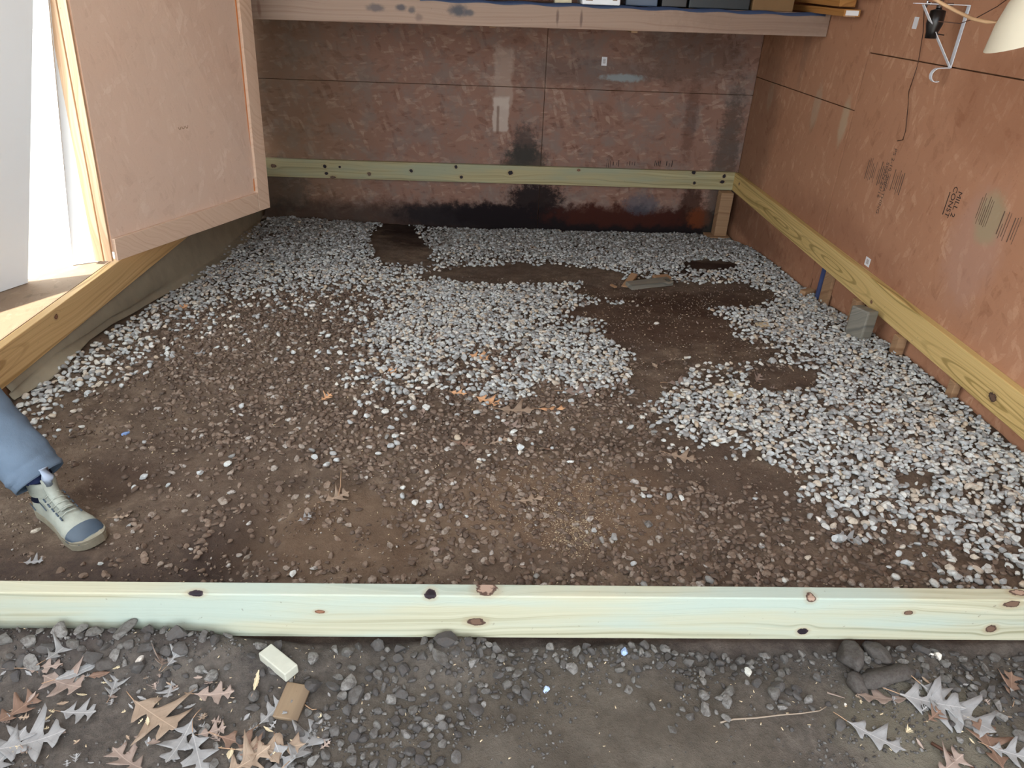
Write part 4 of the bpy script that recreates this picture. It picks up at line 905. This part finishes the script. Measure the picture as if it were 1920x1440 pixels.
for i in range(len(X)):
    s = RS.uniform(.002, .006); hp.add((RK1[i % 16]*s)@rots(RS, 1).T+np.array([X[i], Y[i], Z[i]+s*.3]), I1[1], RS.rand())
hp.build('soil_crumbs', m_greyst, kind='stuff', label='dark crumbs of soil before the front board', cat='soil')
# pale flecks: sawdust patch and chips
m_saw = plain('sawdust', srgb(196, 178, 150), .9, .1, .15, 50)
hp = Heap(); nS = 0
def fleck(p, s):
    v = np.array([[-1, -.35, 0], [1, -.25, 0], [.8, .35, .05], [-.9, .3, .1], [0, 0, .25]])*s; f = np.array([[0, 1, 4], [1, 2, 4], [2, 3, 4], [3, 0, 4], [0, 2, 1], [0, 3, 2]])
    hp.add(v@rots(RS, .5).T+np.array([p[0], p[1], p[2]+s*.3]), f, .5)
for k in range(2600):
    t = RS.rand(); cx_ = 1090-60*t+RS.randn()*(22+60*t); cy_ = 1020-130*t+RS.randn()*(14+45*t)
    if not (780 < cy_ < 1085): continue
    p = onZ(cx_, cy_, -.03); p[2] = float(H(p[0], p[1])); fleck(p, RS.uniform(.0012, .0032))
hp.build('sawdust', m_saw, kind='stuff', label='pale sawdust scattered on the soil behind the front board', cat='sawdust')
hp = Heap()
X = RS.uniform(-1.7, 1.9, 3200); Y = .62+RS.rand(3200)*3.4; Z = H(X, Y)
for i in range(len(X)):
    if 1.165 < Y[i] < 1.23: continue
    fleck((X[i], Y[i], Z[i]), RS.uniform(.0015, .0045)*(1 if Y[i] < 2 else 1.5))
hp.build('wood_flecks', m_saw, kind='stuff', label='tiny pale wood flecks and straw scattered over the soil', cat='debris')
print('STONES', npale, nbr, nout)
# single stones and clods that stand out
def bigstone(px, py, s, sc, mat, label, name='stone', seed=1, tone=.6, lift=.2, cat='stone', cuts=12):
    rs = np.random.RandomState(seed); v = rock(ico(3), rs, cuts)
    v *= 1+(.22 if name == 'soil_clod' else .10)*np.array([float(vn(a[0]*1+a[2]*.3, a[1]+a[2], .45, seed)+.5*vn(a[0]-a[2], a[1], .2, seed+1)) for a in v])[:, None]
    me = mesh(name, v*np.array(sc)*s, [tuple(int(q) for q in f) for f in ico(3)[1]], name == 'soil_clod'); at = me.attributes.new('tone', 'FLOAT', 'POINT'); at.data.foreach_set('value', np.full(len(v), tone, np.float32))
    p = G(px, py); o = link(name, me, mat, label=label, cat=cat); o.location = (p.x, p.y, p.z+s*lift); o.rotation_euler = (rs.uniform(-.2, .2), rs.uniform(-.2, .2), rs.uniform(0, 6)); return o
m_bluest = stone_mat('blue_stone', [(0, srgb(120, 150, 200)), (1, srgb(170, 190, 220))], srgb(110, 110, 120), .2)
m_clod = stone_mat('clod', [(0, srgb(64, 60, 58)), (1, srgb(86, 82, 79))], srgb(60, 55, 52), .6)
bigstone(1170, 1222, .017, (1, 1, 1.2), m_bluest, 'bluish pale pebble close under the front board', seed=3)
bigstone(1744, 1228, .009, (1, 1, 1.3), m_pale, 'small white pebble left of the larger white pebble at right', seed=4, tone=.99)
bigstone(1759, 1234, .014, (1, 1, 1.3), m_pale, 'larger white pebble before the right part of the board', seed=5, tone=.99)
bigstone(1585, 1322, .006, (1, 1, 1), m_pale, 'tiny white pebble beside the pale pink twig', seed=6, tone=.99)
bigstone(263, 1241, .015, (1.2, 1, 1), m_pale, 'white flat stone among dark clods at left', seed=7, tone=.99)
bigstone(1231, 608, .018, (1, 1, 1.2), m_pale, 'lone white stone on bare soil at centre right', seed=8, tone=.99)
bigstone(1403, 1262, .013, (1.2, 1, .9), m_pale, 'whitish stone in front of the board right of centre', seed=9, tone=.8)
bigstone(1024, 1293, .011, (1, 1, 1), m_bluest, 'small bluish chip on the soil below centre', seed=10, tone=.9)
bigstone(1176, 1295, .016, (1, 1, 1), m_greyst, 'lone brown stone on open soil below the bluish pebble', seed=12, tone=.9)
bigstone(1259, 1369, .012, (1.2, 1, .8), m_greyst, 'brown stone sunk in bare soil low centre', seed=13, tone=.7)
bigstone(1362, 1318, .020, (1.1, 1, .9), m_greyst, 'grey stone directly above the long twig left end', seed=14, tone=.9)
bigstone(1475, 1320, .012, (1.1, 1, .9), m_greyst, 'small grey stone above the long twig right end', seed=15, tone=.8)
bigstone(1365, 1300, .022, (1.3, 1, .8), m_greyst, 'oval grey stone right before the board, second above the long twig', seed=16, tone=.8)
bigstone(1590, 1243, .052, (1, .9, 1.1), m_clod, 'big rounded soil clod under the board at right', name='soil_clod', seed=17, cat='clod', lift=.35, cuts=5)
bigstone(1640, 1228, .035, (1.2, 1, .8), m_clod, 'flat soil clod right of the big rounded clod', name='soil_clod', seed=18, cat='clod', lift=.4, cuts=6)
bigstone(1660, 1275, .055, (1.4, 1, .7), m_clod, 'broad lumpy clod below the big rounded clod', name='soil_clod', seed=19, cat='clod', lift=.2, cuts=6)
bigstone(1610, 1290, .035, (1.3, 1, .8), m_clod, 'clod left of the buff leaf at right', name='soil_clod', seed=20, cat='clod', lift=.2, cuts=6)
bigstone(295, 1180, .028, (.7, .7, 1.3), m_clod, 'upright dark clod against the front board at left', name='soil_clod', seed=21, cat='clod', lift=.3, cuts=6)
bigstone(73, 1180, .020, (1, .8, 1.1), m_clod, 'round dark clod against the board at far left', name='soil_clod', seed=22, cat='clod', lift=.5, cuts=6)
bigstone(142, 1172, .024, (1.2, .8, 1), m_clod, 'wide dark clod against the board second from far left', name='soil_clod', seed=23, cat='clod', lift=.5, cuts=6)
bigstone(200, 1190, .022, (1.4, .8, .9), m_clod, 'dark clod midway between the wide and the upright clod', name='soil_clod', seed=24, cat='clod', lift=.3, cuts=6)
bigstone(205, 1245, .024, (1.2, 1, .8), m_clod, 'clod above the brown oval leaf', name='soil_clod', seed=25, cat='clod', lift=.2, cuts=6)
bigstone(545, 1277, .014, (1, 1, 1), m_greyst, 'grey stone touching the lower end of the cream offcut', seed=26, tone=.9)
bigstone(1215, 985, .020, (1.1, 1, .9), m_greyst, 'grey stone on soil right of the sawdust', seed=27, tone=.9)
bigstone(1515, 1047, .013, (1, 1, 1), m_pale, 'whitish stone on dark soil right of centre behind the board', seed=28, tone=.9)
bigstone(1558, 922, .014, (1.2, 1, .8), m_brown, 'brown orange stone at the rim of the right gravel', seed=29, tone=.7)
bigstone(68, 996, .013, (1.2, 1, .8), m_pale, 'pale stone on dark soil left of the shoe', seed=30, tone=.9)
bigstone(235, 815, .016, (1.1, 1, .8), m_bluest, 'blue grey stone on soil above right of the shoe', seed=31, tone=.1)
# ------------------------------------------------------------------ person stepping in from the left doorway
def denim(name, c):
    n = N(name, .85, .15); P = n.pos(); v = n.noise(P, 12, 5)
    wv = n.noise(n.map(P, sc=(1, 1, 2)), 500, 2); n.bump(n.math('ADD', n.noise(P, 22, 4), n.math('MULTIPLY', wv, .2)), .35, .012)
    return n.col(n.mix(v, tuple(q*.82 for q in c[:3])+(1,), tuple(min(1, q*1.15) for q in c[:3])+(1,)))
m_jean = denim('blue_grey_cotton', srgb(92, 106, 122)); m_sock = plain('navy_sock', srgb(40, 48, 78), .9, .1); m_jack = denim('grey_jacket', srgb(92, 96, 100)); m_skin = plain('skin', srgb(196, 150, 126), .55, .3, .06)
m_hair = plain('brown_hair', srgb(62, 46, 36), .8, .2, .3, 60); m_shoe = plain('worn_leather', srgb(148, 152, 142), .55, .35, .34, 22, bump=.4); m_toe = plain('slate_rubber', srgb(60, 74, 88), .4, .4, .25, 30); m_sole = plain('dirty_sole', srgb(132, 126, 110), .7, .3, .3, 30)
heel = Vector((-1.335, 1.70, 0)); toe = Vector((-1.085, 1.525, 0)); heel.z = toe.z = float(H(-1.2, 1.6))+.004
pe = empty('person', (-1.25, 1.64, heel.z), label='person stepping in from the left, one leg in blue grey trousers and worn pale shoe', cat='person')
fd = (toe-heel); fl = fd.length; fd.normalize(); fs_ = Vector((-fd.y, fd.x, 0)); fu = Vector((0, 0, 1))
def fp(t, s, u): return heel+fd*(t*fl)+fs_*s+fu*u-pe.location
def shoe_half(t):   # half width of the sole left/right
    return np.interp(t, [0, .04, .12, .3, .5, .7, .85, .94, .985, 1], [.004, .024, .034, .033, .037, .048, .047, .036, .020, .004])
TS = [0, .015, .04, .08, .14, .22, .3, .4, .5, .6, .7, .78, .85, .91, .955, .985, 1]
def sole(name, z0, z1, grow):
    vs = []; n_ = len(TS)
    for z in (z0, z1):
        for t in TS: vs.append(fp(t*(1+grow*4)-grow*2, shoe_half(t)+grow*.25+.001, z+.012*max(0, (t-.8)/.2)**2))
        for t in TS[::-1]: vs.append(fp(t*(1+grow*4)-grow*2, -shoe_half(t)-grow*.25-.001, z+.012*max(0, (t-.8)/.2)**2))
    m_ = 2*n_; fs2 = [tuple(range(m_))[::-1], tuple(range(m_, 2*m_))]+[(i, (i+1) % m_, m_+(i+1) % m_, m_+i) for i in range(m_)]
    return mesh(name, vs, fs2)
link('sole', sole('sole', 0, .019, .006), m_sole, pe)
def upper_ring(t, t0=0):
    hw = shoe_half(t)*1.0+.001; top = np.interp(t, [0, .03, .1, .2, .33, .45, .6, .75, .88, .96, 1], [.080, .10, .114, .114, .106, .086, .068, .054, .044, .034, .022])
    r = []
    for k in range(13):
        a = math.pi*k/12; cx2 = math.cos(a); sx2 = math.sin(a)
        sq = np.interp(t, [0, .3, .6, 1], [.62, .62, .8, .9])
        nar = 1 - (.38*np.interp(t, [.0, .2, .45, .7], [1, 1, .55, .15]))*sx2**1.5
        r.append(fp(t, hw*math.copysign(abs(cx2)**sq, cx2)*nar, .02+(top-.02)*sx2**.75))
    return r
def ringmesh(name, ts, off=0):
    vs = []; fs2 = []
    for t in ts:
        r = upper_ring(t); c_ = sum(r, Vector())/len(r)
        vs += [p+(p-c_).normalized()*off for p in r]
    for i in range(len(ts)-1):
        for k in range(12): fs2.append((i*13+k, i*13+k+1, (i+1)*13+k+1, (i+1)*13+k))
    return mesh(name, vs, fs2, True)
up = link('upper', ringmesh('upper', [.0, .015, .04, .08, .13, .19, .25, .31, .37, .44, .5, .57, .64, .7, .76, .82, .88, .93, .97, 1.]), m_shoe, pe)
link('toe_cap', ringmesh('toe_cap', [.77, .82, .87, .91, .94], .0015), m_toe, pe)
link('toe_bumper', sole('toe_bumper', .017, .027, .003), m_sole, pe)
# collar, tongue, laces
ang0 = fp(.19, 0, .118)
vs = []; fs2 = []
for j, (zz, sc_) in enumerate([(.085, 1.0), (.115, 1.04), (.132, 1.02), (.130, .86), (.10, .84)]):
    for k in range(20):
        a = 2*math.pi*k/20; vs.append(fp(.19+math.cos(a)*.185*sc_, math.sin(a)*.034*sc_, zz+.012*math.cos(a)))
for j in range(4):
    for k in range(20): fs2.append((j*20+k, j*20+(k+1) % 20, (j+1)*20+(k+1) % 20, (j+1)*20+k))
link('collar', mesh('collar', vs, fs2, True), m_shoe, pe)
tg = [fp(.60, 0, .082), fp(.5, 0, .092), fp(.42, 0, .106), fp(.37, 0, .13), fp(.36, 0, .155)]
vs = []; fs2 = []
for p in tg: vs += [p+fs_*(-.017), p+fs_*(0)+fu*.004, p+fs_*.017]
for i in range(4):
    for k in range(2): fs2.append((i*3+k, i*3+k+1, (i+1)*3+k+1, (i+1)*3+k))
me = mesh('tongue', vs, fs2, True); bm = bmesh.new(); bm.from_mesh(me); bmesh.ops.solidify(bm, geom=list(bm.faces), thickness=.004); bm.to_mesh(me); bm.free(); link('tongue', me, m_shoe, pe)
for i, t in enumerate([.40, .46, .52, .58, .64]):
    zt = float(np.interp(t, [.33, .45, .6, .75], [.122, .103, .084, .068]))
    link('lace', tube_me('lace', [fp(t-.02, -.024, zt-.012), fp(t, -.01, zt+.001), fp(t+.01, .01, zt+.001), fp(t+.0, .024, zt-.012)], .0022, 6), m_shoe, pe)
    for s in (-1, 1): link('eyelet_loop', tube_me('eyelet_loop', [fp(t-.03, s*.0265, zt-.013), fp(t+.012, s*.0275, zt-.017)], .0024, 6), m_toe, pe)
for (t, s, zz, t2, s2, z2) in [(.14, -.03, .10, .25, -.031, .106), (.30, -.031, .08, .42, -.033, .068), (.05, -.031, .04, .18, -.036, .036)]:
    link('stitch_line', tube_me('stitch_line', [fp(t, s-.001, zz), fp(t2, s2-.001, z2)], .0016, 6), m_toe, pe)
# leg
ank = heel+fd*(.19*fl)+Vector((0, 0, .10)); 
def place_leg(an, kn, hp_, radii): return an, kn, hp_
hem = ank+Vector((.0, .0, .035)); knee = Vector((-1.60, 1.80, .46)); hip = Vector((-1.93, 1.90, .86))
def trouser(name, path, rr, n_=28, seed=4):
    vs = []; fs2 = []; P_ = [Vector(p) for p in path]; sub = []; R_ = []
    for i in range(len(P_)-1):
        for k in range(8): t = k/8; sub.append(P_[i].lerp(P_[i+1], t)); R_.append(rr[i]*(1-t)+rr[i+1]*t)
    sub.append(P_[-1]); R_.append(rr[-1])
    for _ in range(3): sub = [sub[0]]+[(sub[i-1]+sub[i]*2+sub[i+1])/4 for i in range(1, len(sub)-1)]+[sub[-1]]
    for i, p in enumerate(sub):
        d, s, u = frame_between(sub[max(0, i-1)], sub[min(len(sub)-1, i+1)])
        for k in range(n_):
            a = 2*math.pi*k/n_; fold = float(vn(math.cos(a)*1.3+i*.13, math.sin(a)*1.3, .5, seed))*.12+float(vn(i*.35+a*.3, a*.4, .5, seed+1))*.10
            r2 = R_[i]*(1+fold); vs.append(p+(s*math.cos(a)+u*math.sin(a))*r2-pe.location)
    for i in range(len(sub)-1):
        for k in range(n_): fs2.append((i*n_+k, i*n_+(k+1) % n_, (i+1)*n_+(k+1) % n_, (i+1)*n_+k))
    return mesh(name, vs, fs2, True)
h0 = hem; d0 = (knee-hem).normalized()
tp = [hem-d0*.005, hem+d0*.04, hem+d0*.16, hem+d0*.30, knee, hip]
me = trouser('trouser_leg', tp, [.066, .072, .078, .084, .09, .115]); 
bm = bmesh.new(); bm.from_mesh(me); bmesh.ops.solidify(bm, geom=list(bm.faces), thickness=.003); bm.to_mesh(me); bm.free()
link('trouser_leg', me, m_jean, pe)
link('sock', tube_me('sock', [ank+Vector((0, 0, -.03))-pe.location, ank+Vector((0, 0, .03))-pe.location, hem+d0*.10-pe.location], [.038, .036, .042], 16), m_sock, pe)
link('hem_flap', tube_me('hem_flap', [hem+fd*.05+Vector((0, 0, .0))-pe.location, hem+fd*.062+Vector((0, 0, .028))-pe.location, hem+fd*.052+Vector((0, 0, .055))-pe.location], [.012, .016, .012], 8), plain('lining', srgb(150, 160, 176), .8), pe)
# rest of the body, outside the picture: standing foot on the side floor, torso, arms, head
def skin(name, verts, edges, rad, mat, sub=2):
    me = bpy.data.meshes.new(name); me.from_pydata([tuple(Vector(v)-pe.location) for v in verts], edges, []); o = link(name, me, mat, pe)
    mo = o.modifiers.new('s', 'SKIN'); sv = me.skin_vertices[0].data
    for i, r in enumerate(rad): sv[i].radius = (r, r) if not isinstance(r, tuple) else r
    sv[0].use_root = True; o.modifiers.new('d', 'SUBSURF').levels = sub; o.modifiers['d'].render_levels = sub
    return o
pel = Vector((-2.06, 1.86, .92)); k2 = Vector((-2.2, 1.80, .58)); f2 = Vector((-2.25, 1.80, ZT+.09))
skin('trouser_seat', [pel, hip, pel+Vector((-.1, -.02, -.02)), k2, f2+Vector((0, 0, .03)), pel+Vector((0, 0, .1))], [(0, 1), (0, 2), (2, 3), (3, 4), (0, 5)], [.13, .11, .11, .085, .075, .14], m_jean)
sh_c = Vector((-2.0, 1.80, 1.42)); shl = sh_c+Vector((.03, -.18, 0)); shr = sh_c+Vector((-.05, .18, 0)); ell = shl+Vector((.04, -.08, -.28)); elr = shr+Vector((-.02, .08, -.28)); wl_ = ell+Vector((.12, .02, -.2)); wr_ = elr+Vector((.12, -.02, -.2))
skin('jacket', [pel+Vector((0, 0, .08)), Vector((-2.03, 1.83, 1.2)), sh_c, shl, shr, ell, elr, wl_, wr_, sh_c+Vector((.01, -.01, .07))], [(0, 1), (1, 2), (2, 3), (2, 4), (3, 5), (4, 6), (5, 7), (6, 8), (2, 9)], [.14, .15, .13, .075, .075, .055, .055, .042, .042, .065], m_jack)
hd = sh_c+Vector((.04, -.02, .24))
def skinbody():
    V_ = [sh_c+Vector((.01, 0, .08)), sh_c+Vector((.02, -.01, .13))]; E_ = [(0, 1)]; R2 = [.055, .055]
    for wv, s in ((wl_, 1), (wr_, -1)):
        d = Vector((.5, .05*s, -.8)).normalized(); b = len(V_); V_.append(wv); R2.append(.03); V_.append(wv+d*.07); R2.append((.04, .02)); E_.append((b, b+1))
        for q in range(4):
            o3 = Vector((0, (q-1.5)*.02, 0)); c_ = len(V_); V_ += [wv+d*.09+o3, wv+d*(.125-.005*abs(q-1.5))+o3+Vector((-.005, 0, 0)), wv+d*(.155-.008*abs(q-1.5))+o3+Vector((-.02, 0, 0))]; R2 += [.0095, .0085, .007]; E_ += [(b+1, c_), (c_, c_+1), (c_+1, c_+2)]
        c_ = len(V_); V_ += [wv+d*.04+Vector((.01, -.035*s, 0)), wv+d*.08+Vector((.01, -.05*s, 0))]; R2 += [.011, .009]; E_ += [(b+1, c_), (c_, c_+1)]
    return V_, E_, R2
V_, E_, R2 = skinbody()
for (wv, s) in ((wl_, 1), (wr_, -1)): pass
nb = len(V_)//1
skin('neck', V_[:2], [(0, 1)], R2[:2], m_skin)
half = (len(V_)-2)//2
for h_ in range(2):
    i0 = 2+h_*half; skin('hand', V_[i0:i0+half], [(a-i0, b-i0) for a, b in E_ if i0 <= a < i0+half], R2[i0:i0+half], m_skin)
v, f = ico(4); v = v*np.array([.095, .075, .12]); fr = v[:, 0] > 0
for (c3, r3, a3) in [((.095, 0, -.005), .018, .022), ((.082, .03, .012), .015, -.008), ((.082, -.03, .012), .015, -.008), ((.088, 0, -.05), .02, .006), ((.075, 0, -.095), .03, .012), ((0, .075, 0), .02, .01), ((0, -.075, 0), .02, .01)]:
    d_ = np.linalg.norm(v-np.array(c3), axis=1); v += (v/np.linalg.norm(v, axis=1)[:, None])*(a3*np.exp(-(d_/r3)**2))[:, None]
o = link('head', mesh('head', v, [tuple(int(q) for q in t) for t in f], True), m_skin, pe); o.location = hd-pe.location; o.rotation_euler = (0, .35, -.5)
vv = v*1.06; ff_ = [tuple(int(q) for q in t) for t in f if (vv[t].mean(0)[2] > .035 and vv[t].mean(0)[0] < .07) or (vv[t].mean(0)[0] < -.02 and vv[t].mean(0)[2] > -.06)]
o = link('hair', mesh('hair', vv, ff_, True), m_hair, pe); o.location = hd-pe.location; o.rotation_euler = (0, .35, -.5)
for s in (-1, 1):
    o = link('eye', mesh('eye', I2[0]*.011, [tuple(int(q) for q in t) for t in I2[1]], True), plain('eye_white', srgb(230, 228, 224), .3), pe)
    o.location = hd-pe.location+Euler((0, .35, -.5)).to_matrix()@Vector((.082, s*.03, .012))
bm = bmesh.new(); box_bm(bm, (0, 0, 0), (.28, .095, .085), None, .03); o = link('standing_shoe', bm_mesh('standing_shoe', bm, True), m_shoe, pe); o.location = Vector((-2.19, 1.78, ZT+.045))-pe.location
